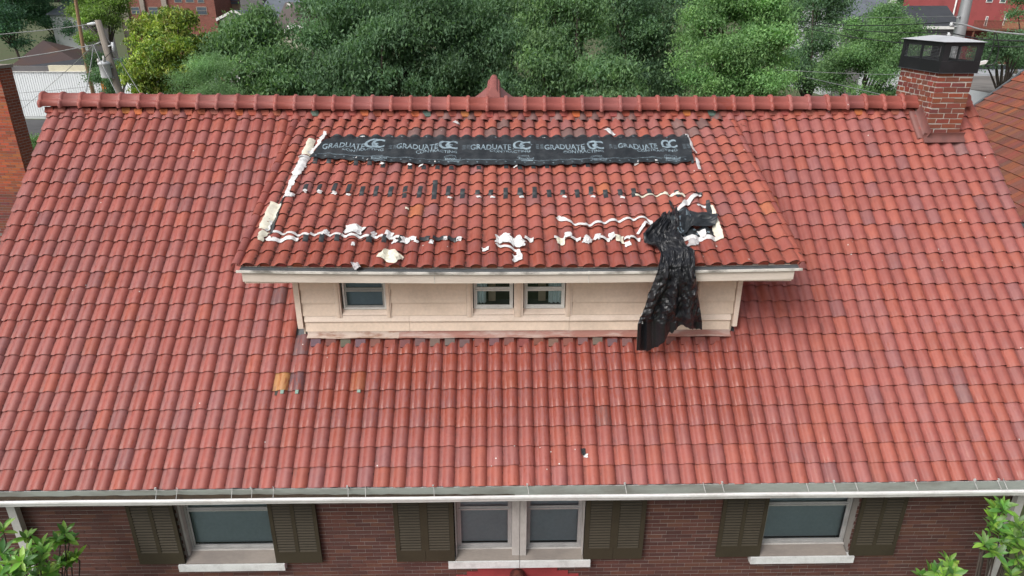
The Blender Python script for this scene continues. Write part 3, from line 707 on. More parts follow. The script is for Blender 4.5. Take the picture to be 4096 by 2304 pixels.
for k, (a, b, z) in enumerate(WN):
    dbl = k in (1, 2)
    win = window(a, b, z, ZT, WY, .115, M_alu, .03, ZT-.115 if False else zat_(400, 380, 2) if dbl else zat_(2200, 400, 0) if k == 0 else zat_(300, 345, 3), 'blind', M_blind, sash_mat=M_alu, pane_mat=M_screen)
    s0, s1, zl, zu = SL[k]
    y0 = WY-.075
    MB().box(s0, s1, WY-.085, WY+.02, zl, zu).build('stone_sill', M_stone, win)
    lo, hi = (s0+.105 if k != 2 else s0, s1-.105 if k != 1 else s1)
    mb = MB(); mb.hexa([(lo, WY-.06, zu+.003), (hi, WY-.06, zu+.003), (hi, WY+.18, zu+.003), (lo, WY+.18, zu+.003), (lo, WY-.06, zu+.015), (hi, WY-.06, zu+.015), (hi, WY+.10, max(z-.005, zu+.018)), (lo, WY+.10, max(z-.005, zu+.018))]); mb.build('sill_board', M_sill, win)
    MB().box(a-.01, b+.01, WY+.09, WY+.115, z-.03, z-.002).build('bottom_stop', M_casing, win)
    for (p, q) in ((lo, a-.003), (b+.003, hi)):
        if q-p > .01: MB().box(p, q, WY+(.035 if k in (0, 3) else .0), WY+.2, zu+.012, ZT+.02).build('side_casing', M_casing, win)
def shutter(x0, x1, zb, wide):
    mb = MB(); yb, yf = WY-.028, WY-.062; st = .052 if not wide else .062; mid = .05 if not wide else .105
    zp = zb+.20; ztop_ = ZT+.05
    c = (x0+x1)/2
    mb.box(x0, x0+st, yf, yb, zb, ztop_); mb.box(x1-st, x1, yf, yb, zb, ztop_); mb.box(c-mid/2, c+mid/2, yf, yb, zp, ztop_)
    if wide:
        mb.box(x0+st, c-.002, yf, yb, zb, zp); mb.box(c+.002, x1-st, yf, yb, zb, zp)
    else: mb.box(x0+st, x1-st, yf, yb, zb, zp)
    mb.box(x0+st, c-mid/2, yf+.024, yb+.005, zp, ztop_); mb.box(c+mid/2, x1-st, yf+.024, yb+.005, zp, ztop_)
    sh = mb.build('shutter', M_shut, house)
    MB().box(x0+st+.001, x1-st-.001, yf+.0205, yf+.0215, zp+.001, ztop_-.001).build('louvre_backing', M_dark, sh)
    proto = None; z = zp+.012; pitch = .0475
    for (a, b) in ((x0+st+.003, c-mid/2-.003), (c+mid/2+.003, x1-st-.003)):
        s = MB(); L = b-a
        s.hexa([(-L/2, -.010, -.014), (L/2, -.010, -.014), (L/2, .008, .006), (-L/2, .008, .006), (-L/2, -.010, -.006), (L/2, -.010, -.006), (L/2, .006, .012), (-L/2, .006, .012)])
        me = bpy.data.meshes.new('slat'); me.from_pydata(s.v, [], s.f); me.materials.append(M_slat); me.polygons.foreach_set('use_smooth', [False]*len(s.f))
        zz = z
        while zz < ztop_-.03:
            o = bpy.data.objects.new('slat', me); link(o, sh, ((a+b)/2, yf+.008, zz)); zz += pitch
    return sh
for k, (a, b, z) in enumerate(SH): shutter(a, b, z, k in (2, 3))
# bricks of the front wall
BW, BH, MJ = .203, .057, .0098
btint = [(.100, .043, .035), (.090, .041, .035), (.108, .047, .037), (.083, .039, .034), (.116, .053, .038), (.094, .045, .039)]
bm_ = MB().box(-BW/2, BW/2, -.0, .06, 0, BH)
for q in range(len(bm_.v)):
    pass
brick_me = bpy.data.meshes.new('brick'); brick_me.from_pydata(bm_.v, [], bm_.f); brick_me.materials.append(BRICK_O); brick_me.polygons.foreach_set('use_smooth', [False]*len(bm_.f))
blist = []
zlow = Wp(2048, 2304)[2]-.75; c = 0
z = ZT+.02
while z > zlow:
    z -= BH+MJ; c += 1
    xb = WX0 + (0 if c % 2 else (BW+MJ)/2) + (.0 if c % 6 else .05)
    x = xb - (BW+MJ)
    while x < WX1:
        a, b = max(x, WX0), min(x+BW, WX1)
        for (oa, ob, oz) in OPEN:            # clip to the openings and sills
            if z+BH > oz-.0:
                if a < ob and b > oa:
                    if a < oa and oa-a > .03: b = min(b, oa-.004)
                    elif b > ob and b-ob > .03: a = max(a, ob+.004)
                    else: a, b = 0, 0
        for (sa, sb, za, zb_) in SL:
            if z+BH > za and z < zb_ and a < sb and b > sa:
                if a < sa and sa-a > .03: b = min(b, sa-.004)
                elif b > sb and b-sb > .03: a = max(a, sb+.004)
                else: a, b = 0, 0
        if b-a > .03:
            hid = any(a > s0+.01 and b < s1-.01 and z > sz-.0 for (s0, s1, sz) in SH)
            if not hid: blist.append((a, b, z))
        x += BW+MJ
def bkey(t):
    p = to_px((.5*(t[0]+t[1]), WY, t[2]+BH/2)); vis = 0 < p[0] < 4096 and 2000 < p[1] < 2300
    return (not vis, 0 if t[1]-t[0] > .19 else 1, float(t[2]))
blist.sort(key=bkey)
def lay_bricks(part, items, keep, tints, y, mat_a, proud=.006):
    V0 = np.array([(x, y_, z_) for z_ in (0, BH) for (x, y_) in ((-.5, 0), (.5, 0), (.5, .02), (-.5, .02))])
    AV, AF, AT = [], [], []; off = 0
    Fq = np.array([(3, 2, 1, 0), (4, 5, 6, 7), (0, 1, 5, 4), (1, 2, 6, 5), (2, 3, 7, 6), (3, 0, 4, 7)])
    for q, (a, b, z) in enumerate(items):
        a, b = a-.0022, b+.0022
        col = tuple(c_*random.uniform(.88, 1.12) for c_ in [tints[random.randrange(len(tints))]][0]) if False else tuple(np.array(tints[random.randrange(len(tints))])*random.uniform(.88, 1.12)); yy = y - random.uniform(0, .004)
        if q < keep:
            o = bpy.data.objects.new('brick', brick_me); link(o, part, ((a+b)/2, yy, z)); o.scale = ((b-a)/BW, .3, 1); o.color = (*col, 1)
            o.rotation_euler = (0, random.gauss(0, .006), 0)
        else:
            V = V0*np.array([b-a, 1, 1])+np.array([(a+b)/2, yy, z]); AV.append(V); AF.append(Fq+off); off += 8; AT.append(np.tile([*col, 1], (8, 1)))
    if AV:
        o0 = WPOS[part.name]; me = raw_mesh('brick_field', np.concatenate(AV)-o0, np.concatenate(AF), mat_a, np.concatenate(AT)); o = bpy.data.objects.new('brick_field', me); link(o, part, o0); tag(o, kind='stuff')
lay_bricks(front_wall, blist, 300, btint, WY+.003, BRICK_A)
MB().box(WX0, WX1, WY+.0, WY+.0045, 0, zlow-.01).build('lower_brickwork', M_brick_wall, front_wall)

# ---- eave: fascia, gutter, hangers, downspouts
EY = -NROW*E_M*CP
gz_l, gz_r = at_y(60, 2010, EY-.16)[2], at_y(4040, 1966, EY-.16)[2]
gx_l, gx_r = at_y(60, 2010, EY-.16)[0], at_y(4040, 1966, EY-.16)[0]
def gz(x): return gz_l + (gz_r-gz_l)*(x-gx_l)/(gx_r-gx_l)
GX0, GX1 = XL+.05, XR-.05
def strip(name, prof, mat, parent, x0=GX0, x1=GX1, n=30, closed=False, wob=.003):
    mb = MB(); xs = np.linspace(x0, x1, n)
    P = [[(x, y, gz(x)+z+wob*math.sin(x*2.1+.7)) for x in xs] for (y, z) in prof]
    mb.grid(P, False); return mb.build(name, mat, parent)
MB().box(GX0, GX1, EY+.015, EY+.05, ZE-.20, ZE-.045).build('eave_fascia', M_gutter_in, house)
gut = strip('gutter', [(EY-.012, .05), (EY-.012, -.105), (EY-.020, -.115), (EY-.10, -.115), (EY-.115, -.105), (EY-.125, -.06), (EY-.155, -.03), (EY-.162, -.028), (EY-.162, -.002), (EY-.155, .004), (EY-.135, .004), (EY-.135, -.004), (EY-.150, -.008), (EY-.150, -.024), (EY-.118, -.055), (EY-.108, -.098), (EY-.022, -.100), (EY-.017, .05), (EY-.012, .05)], M_gutter_w, house)
strip('gutter_back', [(EY-.020, .052), (EY-.022, -.085)], M_gutter_in, gut)
strip('drip_flashing', [(EY+.012, ZE-.025-gz(0)), (EY-.006, .055), (EY-.014, .053)], M_lead, gut, wob=0)
# litter lying in the trough at the left
mb = MB(); P = []
for x in np.linspace(GX0, .2, 90):
    top = -.018 - .045*max(0, (x+3.5)/3.7) + .014*mnoise.noise((x*6, 0, 0))
    P.append([(x, EY-.030-(.088)*t, gz(x)+top-.02*t+.010*mnoise.noise((x*14, t*5, 2))) for t in np.linspace(0, 1, 6)])
lit = mb.grid([r[::-1] for r in P], True).build('leaf_litter', M_litter); tag(lit, 'dark leaf litter lying in the gutter towards its left end', 'leaf litter', kind='stuff')
for (px, py, up) in ((628, 1990, .05), (710, 1990, 0), (930, 1988, 0), (1010, 1985, .05), (1096, 1985, .0), (1395, 1980, .05), (1465, 1988, 0), (1738, 1977, .05), (2115, 1970, .06), (2505, 1968, .06), (2820, 1960, .0), (2895, 1958, .05), (3232, 1958, .0), (3342, 1955, .05), (3428, 1957, 0), (3668, 1953, .05), (3905, 1953, .03), (4000, 1950, .05), (4025, 1948, 0)):
    P = at_y(px, py, EY-.10); x = P[0]; lean = (x*.006)
    mb = MB(); mb.tube([(x-.02+lean, EY+.0, gz(x)+.075), (x-.012+lean*.5, EY-.02, gz(x)+.068), (x, EY-.14, gz(x)+.006)], .0042, 6)
    if up: mb.box(x-.030+lean, x-.008+lean, EY-.03, EY-.006, gz(x)+.055, gz(x)+.09)
    mb.build('gutter_hanger', M_hang, gut)
for (px, side) in ((62, -1), (4052, 1)):
    x = at_y(px, 2060, WY-.09)[0]
    mb = MB()
    for (zt, zb_) in ((gz(x)-.10, 0.1),):
        n = 6
        for q in range(1): mb.box(x-.055, x+.055, WY-.135, WY-.05, zb_, ZE-.25)
    # outlet elbow from the gutter back to the wall
    mb.hexa([(x-.054, WY-.134, ZE-.36), (x+.054, WY-.134, ZE-.36), (x+.054, WY-.052, ZE-.30), (x-.054, WY-.052, ZE-.30), (x-.054, EY-.105, gz(x)-.112), (x+.054, EY-.105, gz(x)-.112), (x+.054, EY-.03, gz(x)-.112), (x-.054, EY-.03, gz(x)-.112)])
    ds = mb.build('downspout', weathered('grey_downspout', (.52, .52, .50), (.32, .31, .30), .6, 2, .5, 30, .05), house)
    for q in range(3): MB().box(x-.058, x-.050+.004, WY-.139, WY-.046, 1.2+q*1.5, 1.24+q*1.5).build('strap', M_alu, ds)

# ---- red porch gable against the wall
pa = Wp(2062, 2256); pz = pa[2]-.02
steps = [(0, 2258), (130, 2262), (240, 2262), (290, 2276), (405, 2291), (520, 2305), (640, 2319)]
porch = MB()
PXc, PYo = pa[0]+.03, WY-1.9
prz = Wp(2080, 2290)[2]
for sg in (-1, 1):
    porch.quad((PXc, WY, prz), (PXc, PYo, prz), (PXc+sg*2.6, PYo, prz-.95), (PXc+sg*2.6, WY, prz-.95))
pr = porch.build('porch_roof', M_red, house)
for sg in (-1, 1):
    for k in range(7):
        xa = PXc+sg*(.0 if k == 0 else .42+(k-1)*.155); xb = PXc+sg*(.42+k*.155); top = Wp(2080, 2254)[2]-k*(BH+MJ)*1.0
        MB().box(min(xa, xb), max(xa, xb)-.001, WY-.012-.0007*k, WY+.002, prz-1.0, top).build('step_flashing', M_red, pr)
mb = MB(); P = []
for yy in (WY-.02, WY-.35, WY-.40, WY-1.9):
    P.append([(PXc+.105*math.sin(a), yy, prz-.015+.105*math.cos(a)) for a in np.linspace(-1.8, 1.8, 13)])
mb.sheet(P, .014).build('porch_ridge_cap', weathered('dark_glazed_cap', (.06, .022, .02), (.2, .07, .05), .6, 9, .35, 40, .1), pr)

# ---- chimney through the ridge
core = MB().box(CX0+.003, CX1-.003, CYF+.003, CYB-.003, ZR-1.2, CZT); chimney = core.build('chimney', M_mortar_w, house)
CBH, CMJ = .066, .017
cz = CZT - (CBH+CMJ); c = 0; ct = [(.215, .062, .042), (.20, .064, .047), (.24, .070, .043), (.18, .058, .045)]
def cbrick(x0, x1, y0, y1, z):
    j = lambda: random.gauss(0, .004)
    mb = MB(); z1_b = z+CBH+j(); zb_ = z+j()*.6
    b_ = [(x0+j(), y0, zb_), (x1+j(), y0, zb_), (x1, y1, zb_), (x0, y1+j(), zb_), (x0+j(), y0, z1_b), (x1+j(), y0, z1_b), (x1, y1, z1_b), (x0, y1+j(), z1_b)]
    o = mb.hexa(b_).build('brick', BRICK_O, chimney); o.color = (*jit(random.choice(ct), .15), 1)
while cz > ZR-.62:
    z = cz; w = CX1-CX0; st = 0 if c % 2 else 1
    # front: stretchers
    if z > ZR-.62:
        cuts = [0, .42, .84, 1.0] if st else [0, .22, .62, 1.0]
        for u, v in zip(cuts[:-1], cuts[1:]):
            if u == 0: continue_x0 = CX0
            cbrick(CX0+u*w+(.008 if u else -.002), CX0+v*w-(.008 if v < 1 else -.002), CYF-.004, CYF+.03, z)
    dpt = CYB-CYF; n = 7; seg = dpt/n; edges = [0]+[(k+(.5 if st else 1))*seg for k in range(7 if st else 6)]+[dpt]
    for u, v in zip(edges[:-1], edges[1:]):
        yy0, yy1 = CYF+.031+u*(dpt-.031)/dpt, CYF+.031+v*(dpt-.031)/dpt
        if z > ZR-.30 or yy1 < .1:
            if z > ZR + min(0, -abs((yy0+yy1)/2)*.87) - .25: cbrick(CX0-.004, CX0+.03, yy0+.011, yy1-.011, z)
    if z > ZR-.1:
        for u, v in zip(edges[:-1], edges[1:]): cbrick(CX1-.03, CX1+.004, CYF+.031+u*(dpt-.031)/dpt+.006, CYF+.031+v*(dpt-.031)/dpt-.006, z)
    cz -= CBH+CMJ; c += 1
ccx, ccy = (CX0+CX1)/2, (CYF+CYB)/2
k0 = CZT+.002; ex = .035
cap = MB()
for (a, b, c_, d_) in ((CX0-ex, CX1+ex, CYF-ex, CYF-ex+.006), (CX0-ex, CX1+ex, CYB+ex-.006, CYB+ex), (CX0-ex, CX0-ex+.006, CYF-ex+.006, CYB+ex-.006), (CX1+ex-.006, CX1+ex, CYF-ex+.006, CYB+ex-.006)):
    cap.box(a, b, c_, d_, k0-.03, k0+.15)
cap.box(CX0-ex+.01, CX1+ex-.01, CYF-ex+.01, CYB+ex-.01, k0+.10, k0+.105)
capo = cap.build('chimney_cap', M_black, house)
MB().box(CX0-ex-.012, CX1+ex+.012, CYF-ex-.012, CYB+ex+.012, k0-.036, k0-.0305).build('base_flange', M_lead, capo)
k1, k2 = k0+.151, k0+.43
def post(x0, x1, y0, y1): MB().box(x0, x1, y0, y1, k1, k2).build('post', M_black, capo)
pw = .105
for (sx0, sx1) in ((CX0-ex, CX0-ex+pw), (CX1+ex-pw, CX1+ex)):
    post(sx0, sx1, CYF-ex, CYF-ex+.005); post(sx0, sx1, CYB+ex-.005, CYB+ex)
for xx in (CX0-ex, CX1+ex-.005):
    for (a, b) in ((CYF-ex+.006, CYF-ex+.09), (ccy-.035, ccy+.035), (CYB+ex-.09, CYB+ex-.006)): post(xx, xx+.005, a, b)
for (a, b, c_, d_) in ((CX0-ex, CX1+ex, CYF-ex-.002, CYF-ex-.001+.004), (CX0-ex, CX1+ex, CYB+ex-.003, CYB+ex+.002), (CX0-ex-.002, CX0-ex+.003, CYF-ex+.006, CYB+ex-.006), (CX1+ex-.003, CX1+ex+.002, CYF-ex+.006, CYB+ex-.006)):
    MB().box(a, b, c_, d_, k2-.055, k2).build('top_band', M_black, capo)
def screen(p0, p1):
    mb = MB(); p0, p1 = np.array(p0), np.array(p1); L = np.linalg.norm(p1-p0)
    for z in np.arange(k1+.012, k2-.005, .022): mb.tube([(p0[0], p0[1], z), (p1[0], p1[1], z)], .0030, 3, False)
    for t in np.arange(.0, 1, .03/L): q = p0+(p1-p0)*t; mb.tube([(q[0], q[1], k1), (q[0], q[1], k2)], .0022, 3, False)
    mb.build('wire_screen', M_lead, capo)
screen((CX0-ex+pw, CYF-ex+.01), (CX1+ex-pw, CYF-ex+.01)); screen((CX0-ex+pw, CYB+ex-.01), (CX1+ex-pw, CYB+ex-.01))
screen((CX0-ex+.01, CYF-ex+.09), (CX0-ex+.01, CYB+ex-.09)); screen((CX1+ex-.01, CYF-ex+.09), (CX1+ex-.01, CYB+ex-.09))
lid = MB(); lx0, lx1, ly0, ly1 = CX0-ex-.035, CX1+ex+.035, CYF-ex-.035, CYB+ex+.035
ap0, ap1 = (ccx, CYF+.30, k2+.085), (ccx, CYB-.30, k2+.085)
A, B, C_, D_ = (lx0, ly0, k2+.012), (lx1, ly0, k2+.012), (lx1, ly1, k2+.012), (lx0, ly1, k2+.012)
lid.poly([A, B, ap0]); lid.poly([C_, D_, ap1]); lid.quad(B, C_, ap1, ap0); lid.quad(D_, A, ap0, ap1)
lid.build('lid', M_steel, capo); MB().box(lx0+.004, lx1-.004, ly0+.004, ly1-.004, k2+.001, k2+.011).build('lid_rim', M_black, capo)
# chimney flashings: the saddle at its foot and the raking side flashing
sf = (0.52+.03)/CP
mb = MB(); P = [[Wm(x, s, n) + np.array([0, 0, .0]) for x in np.linspace(CX0-.07, CX1+.06, 8)] for (s, n) in ((.682, .13), (.70, .07), (.77, .056), (.82, .05))]
mb.sheet(P, .006).build('chimney_apron', M_flash, chimney)
P = [[Wm(CX0-.006, s, .20), Wm(CX0-.010, s, .05), Wm(CX0-.05, s, .040), Wm(CX0-.13, s, .048), Wm(CX0-.135, s, .02)] for s in (.14, .40, .72)]
mb = MB(); mb.sheet([r[::-1] for r in P], .005).build('side_flashing', M_flash, chimney)
# ================================================================== LOOSE SHEETS AND TAPE ON THE DORMER ROOF
ORD = ['first', 'second', 'third', 'fourth', 'fifth', 'sixth', 'seventh', 'eighth', 'ninth', 'tenth', 'eleventh', 'twelfth', 'thirteenth', 'fourteenth', 'fifteenth', 'sixteenth', 'seventeenth', 'eighteenth', 'nineteenth', 'twentieth', 'twenty-first', 'twenty-second', 'twenty-third', 'twenty-fourth', 'twenty-fifth', 'twenty-sixth', 'twenty-seventh', 'twenty-eighth', 'twenty-ninth', 'thirtieth']
def c5(x, y): return (900+x/2.337, 460+y/2.337)
def c6(x, y): return (2000+x/1.9815, 460+y/1.9815)
def dtop(X, s): return max(dh(X, s-.012), dh(X, s), dh(X, s+.012), dh(X-.008, s), dh(X+.008, s))
def snapX(X): return XD0 + (round((X-XD0)/TW-.66)+.66)*TW
def nz(*p): return mnoise.noise(p)
def ribbon(pts, width, lift=.006, flutter=0.0, seed=0, px=True, ragged=.12, step=.022):
    """tape lying on the dormer tiles along a path; returns a grid of points"""
    Q = np.array([dxs(*p) for p in pts] if px else pts)
    d = np.r_[0, np.cumsum(np.linalg.norm(np.diff(Q, axis=0), axis=1))]
    n = max(3, int(d[-1]/step)+1); t = np.linspace(0, d[-1], n)
    X = np.interp(t, d, Q[:, 0]); S = np.interp(t, d, Q[:, 1])
    tx, ts = np.gradient(X), np.gradient(S); L = np.hypot(tx, ts)+1e-9; nx, ns = -ts/L, tx/L
    rows = []
    for k in range(n):
        w = (width if np.isscalar(width) else np.interp(t[k]/d[-1], np.linspace(0, 1, len(width)), width))
        row = []
        for q in (-1, -.4, .4, 1):
            ww = w*.44*q*(1+ragged*1.5*nz(k*.45, q*3, seed)+ragged*.8*nz(k*1.3, q*2, seed+4)); x, s = X[k]+nx[k]*ww, S[k]+ns[k]*ww
            row.append(Wd(x, s, dtop(x, s)+lift+flutter*(.5+.5*nz(k*.21, q*.8, seed+9))+.002*q*nz(k*.7, 0, seed)))
        rows.append(row)
    return rows
def tape(name, pts, width, mat, label, cat='tape', group=None, **kw):
    mb = MB(); mb.sheet(ribbon(pts, width, **kw), .0025); return tag(mb.build(name, mat), label, cat, group)
def scrap(name, p, size, mat, label, cat='tape scrap', group=None, seed=0, curl=.5, aspect=1.0, rot=0, W=Wd, xs=dxs, top=dtop, lift=.012):
    X0, S0 = xs(*p); n = 8; P = []
    for a in np.linspace(-.5, .5, n):
        row = []
        for b in np.linspace(-.5, .5, n):
            e = 1+.35*nz(a*3+seed, b*3, seed*1.7); u, v = a*size*aspect*e, b*size*e
            u, v = u*math.cos(rot)-v*math.sin(rot), u*math.sin(rot)+v*math.cos(rot)
            x, s = X0+u, S0+v
            h = top(x, s)+lift*.7+size*curl*(.5+.5*nz(a*3.1, b*3.1, seed+3))*.34 + size*.06*nz(a*8, b*8, seed+7)
            row.append(W(x, s, h))
        P.append(row)
    mb = MB(); mb.sheet(P, .0025, False); return tag(mb.build(name, mat), label, cat, group)

# ---- the printed underlayment strip
k_top = round(dxs(2000, 541)[1]/E_D); MS0 = k_top*E_D+.004
tl, tr, bl, br = dxs(1322, 552), dxs(2748, 545), dxs(1238, 640), dxs(2772, 655)
def mb_bot(X):
    pts = [(1238, 640), (1310, 642), (1400, 648), (1600, 655), (1750, 662), (2000, 664), (2150, 666), (2400, 658), (2600, 655), (2700, 660), (2772, 650)]
    q = [dxs(*p) for p in pts]; return float(np.interp(X, [a[0] for a in q], [a[1] for a in q]))
def memb_n(X, s):
    t = min(1, max(0, (s-MS0)/.16)); u = ((X-XD0)/TW)
    flat = .058 + .005*math.cos(2*math.pi*(u-.66)) + .016*nz(X*2.3, s*5, 1) + .012*nz(X*6, s*9+X*4, 4) + .010*abs(nz(X*3.1+s*4, s*11, 12)) + .006*nz(X*14, s*20, 14)
    if X < -2.1: flat += .022*max(0, nz(X*5, s*4, 8))*min(1, (-2.1-X)*2)
    return (1-t)*(dtop(X, s)+.007) + t*max(flat, dtop(X, s)+.006)
P = []
NXm, NSm = 260, 26
for b in np.linspace(0, 1, NSm):
    row = []
    for a in np.linspace(0, 1, NXm):
        x0 = tl[0]+(bl[0]-tl[0])*b; x1 = tr[0]+(br[0]-tr[0])*b
        X = x0+(x1-x0)*a; sb = mb_bot(X)+.006*nz(X*9, 0, 2); s = MS0+(sb-MS0)*b
        n = memb_n(X, s)
        if b > .93: n = n*(1-.25*(b-.93)/.07)+.25*(b-.93)/.07*(dtop(X, s)+.02)
        row.append(Wd(X, s, n))
    P.append(row)
memb = MB().sheet(P[::-1], .003).build('underlayment_strip', M_memb)
tag(memb, 'long black printed underlayment strip laid across the upper dormer roof', 'underlayment')
_tc = {}
def text_mesh(txt, bold=0.0):
    if (txt, bold) in _tc: return _tc[(txt, bold)]
    cu = bpy.data.curves.new('lettering_curve', 'FONT'); cu.body = txt; cu.resolution_u = 3; cu.offset = bold
    ob = bpy.data.objects.new('lettering_curve', cu); COL.objects.link(ob)
    dg = bpy.context.evaluated_depsgraph_get(); dg.update(); ev = ob.evaluated_get(dg); me = ev.to_mesh()
    bm = bmesh.new(); bm.from_mesh(me); bmesh.ops.triangulate(bm, faces=bm.faces)
    for _ in range(2):
        ed = [e for e in bm.edges if e.calc_length() > .16]
        if ed: bmesh.ops.subdivide_edges(bm, edges=ed, cuts=1); bmesh.ops.triangulate(bm, faces=bm.faces)
    v = np.array([x.co[:] for x in bm.verts]); f = [tuple(q.index for q in x.verts) for x in bm.faces]
    bm.free(); ev.to_mesh_clear(); bpy.data.objects.remove(ob); bpy.data.curves.remove(cu)
    lo, hi = v.min(0), v.max(0); v = (v-lo)/np.maximum(hi-lo, 1e-6); _tc[(txt, bold)] = (v, f); return v, f
def print_text(mb, txt, x0, x1, sa, sb, bold=.012, warp=0, seed=0):   # sa is the top edge, sb the baseline
    v, f = text_mesh(txt, bold); i = len(mb.v)
    for p in v:
        X = x0+(x1-x0)*p[0]; s = sb+(sa-sb)*p[1] + warp*math.sin(X*11+seed); mb.v.append(tuple(Wd(X, s, memb_n(X, s)+.0045)))
    mb.f += [tuple(i+q for q in t) for t in f]; mb.sm += [False]*len(f)
def print_line(mb, pts, w):
    for (a, b) in zip(pts[:-1], pts[1:]):
        (xa, sa), (xb, sb) = a, b; L = math.hypot(xb-xa, sb-sa)+1e-9; dx, ds = -(sb-sa)/L*w/2, (xb-xa)/L*w/2
        mb.quad(*[Wd(x, s, memb_n(x, s)+.0045) for (x, s) in ((xa-dx, sa-ds), (xb-dx, sb-ds), (xb+dx, sb+ds), (xa+dx, sa+ds))])
PITCHM = 293
for q in range(5):
    ox = (q-1)*PITCHM
    def mp(x, y): return dxs(x+ox, y)
    wob = (.03, .016, .008, .012, .018)[q]; dy = (-2, 2, 2, 2, 0)[q]
    mb = MB()
    a, b = mp(1590, 583+dy), mp(1752, 604+dy); print_text(mb, 'GRADUATE', a[0], b[0], a[1], b[1], .012, wob, q*2)
    a, b = mp(1666, 604+dy), mp(1828, 615+dy); print_text(mb, 'CONTRACTING', a[0], b[0], a[1]+.012, b[1], .010, wob*.7, q*2+1)
    mb.build('lettering', M_print, memb)
    mb = MB(); a, b = mp(1757, 568+dy), mp(1801, 602+dy); print_text(mb, 'G', a[0], b[0], a[1], b[1], .028, wob*.5, q)
    a, b = mp(1785, 570+dy), mp(1830, 602+dy); print_text(mb, 'C', a[0], b[0], a[1], b[1], .028, wob*.5, q)
    a, b = mp(1785, 583+dy), mp(1806, 600+dy); print_text(mb, 'G', a[0], b[0], a[1], b[1], .028, 0, q)
    mb.build('emblem', M_print, memb)
    mb = MB(); a, b = mp(1781, 638+dy*.5), mp(1843, 647+dy*.5); print_text(mb, 'RhinoRoof', a[0], b[0], a[1], b[1], .02, 0, q)
    c0 = mp(1800, 640); L = c0[0]; S_ = c0[1]
    out = [(-.09, .0), (-.085, -.05), (-.06, -.075), (-.03, -.07), (0, -.085), (.04, -.08), (.065, -.06), (.08, -.08), (.085, -.04), (.10, -.03), (.095, -.005)]
    print_line(mb, [(L+u, S_+v*.9) for u, v in out], .005); print_line(mb, [(L+u*.6-.01, S_+v*.55-.012) for u, v in out], .004)
    c1 = mp(1790, 650); c2 = mp(1838, 650); print_line(mb, [(x, c1[1]+.012) for x in np.linspace(c1[0], c2[0], 8)], .014)
    mb.build('maker_mark', M_print, memb)
mb = MB()                                   # nailing marks, small print and lap lines
def ringmark(X, s, r=.015):
    for k in range(8):
        if k % 4 == 3: continue
        a0, a1 = k*math.pi/4, (k+1)*math.pi/4
        mb.quad(*[Wd(X+rr*math.cos(a), s+rr*math.sin(a), memb_n(X, s)+.005) for rr, a in ((r*.45, a0), (r, a0), (r, a1), (r*.45, a1))])
for X in np.arange(bl[0]+.10, br[0]-.05, .147): ringmark(X+.01*nz(X, 1, 1), mb_bot(X)-.05)
for j, X in enumerate(np.arange(tl[0]+.15, tr[0]-.1, .28)): ringmark(X, MS0+(.05 if j % 2 else .42))
for j, X in enumerate(np.arange(tl[0]+.3, tr[0]-.1, .42)): ringmark(X, MS0+.33)
for off, w in ((-.105, .006), (-.120, .004)):
    xs = np.arange(bl[0]+.12, br[0]-.04, .05)
    for a, b in zip(xs[:-1], xs[1:]):
        if nz(a*1.3, off*30, 3) > -.25: print_line(mb, [(a, mb_bot(a)+off+.006*nz(a*4, 0, 6)), (b, mb_bot(b)+off+.006*nz(b*4, 0, 6))], w)
for q in range(5):
    X, s = dxs(1850+(q-1)*293, 596)
    for k in range(5): print_line(mb, [(X+t, s-.06+k*.028) for t in (0, .05)], .006); print_line(mb, [(X+.07+t, s-.06+k*.028) for t in (0, .05)], .006)
o = mb.build('printed_marks', M_print, memb); tag(o, kind='stuff')

# ---- white scraps holding the top edge of the strip, black tabs under its lower edge
topx = [c5(x, 0)[0] for x in (1265, 1480, 1610, 1740, 1850, 1965, 2070, 2190, 2330)] + [c6(x, 0)[0] for x in (85, 170, 270, 355, 460, 560, 650, 745, 845, 960, 1055, 1150, 1240, 1335, 1425)]
for k, x in enumerate(topx):
    y = 541 if k else 536; big = k in (0, 1, 2, 3, 21)
    scrap('tape_scrap', to_px(Wd(dxs(x, y)[0], MS0-.004, -.03)), .085 if big else random.uniform(.05, .07), M_tape_w, f'{ORD[k]} white tape scrap from the left along the upper edge of the black strip', group='white scraps along the upper strip edge', seed=k*3.3, curl=.45, aspect=1.5 if not big else 1.8, rot=random.uniform(-.25, .5 if big else .25))
botx = [(c5(x, y)) for (x, y) in ((830, 432), (960, 438), (1210, 448), (1320, 458), (1460, 470), (1720, 488), (1830, 490), (1940, 492), (2085, 494), (2345, 495))] + [c6(x, y) for (x, y) in ((15, 412), (115, 410), (220, 412), (420, 402), (635, 396), (735, 398))]
for k, (x, y) in enumerate(botx):
    X, s = dxs(x, y); X = snapX(X)
    tape('tape_tab', [(X, s-.05), (X+.004, s+random.uniform(.05, .10))], .075, M_tape_b, f'{ORD[k]} black tape tab from the left under the lower edge of the strip', group='black tabs under the lower strip edge', px=False, seed=k, lift=.005)
for k, (x, y, r) in enumerate(((1218, 415, .3), (1320, 434, .0), (1468, 466, .6), (1728, 478, .7), (1832, 478, 0), (1952, 458, -.6))):
    scrap('tape_scrap', c5(x, y), .05, M_tape_w, f'{ORD[k]} small white tape fleck from the left on the lower strip edge', group='white flecks on the lower strip edge', seed=40+k, curl=.5, aspect=1.4, rot=r, lift=.03)
for k, (x, y) in enumerate(((122, 408), (1080, 384), (1240, 382))):
    scrap('tape_scrap', c6(x, y), .045, M_tape_w, f'{ORD[6+k]} small white tape fleck from the left on the lower strip edge', group='white flecks on the lower strip edge', seed=50+k, curl=.5, aspect=1.3, lift=.03)

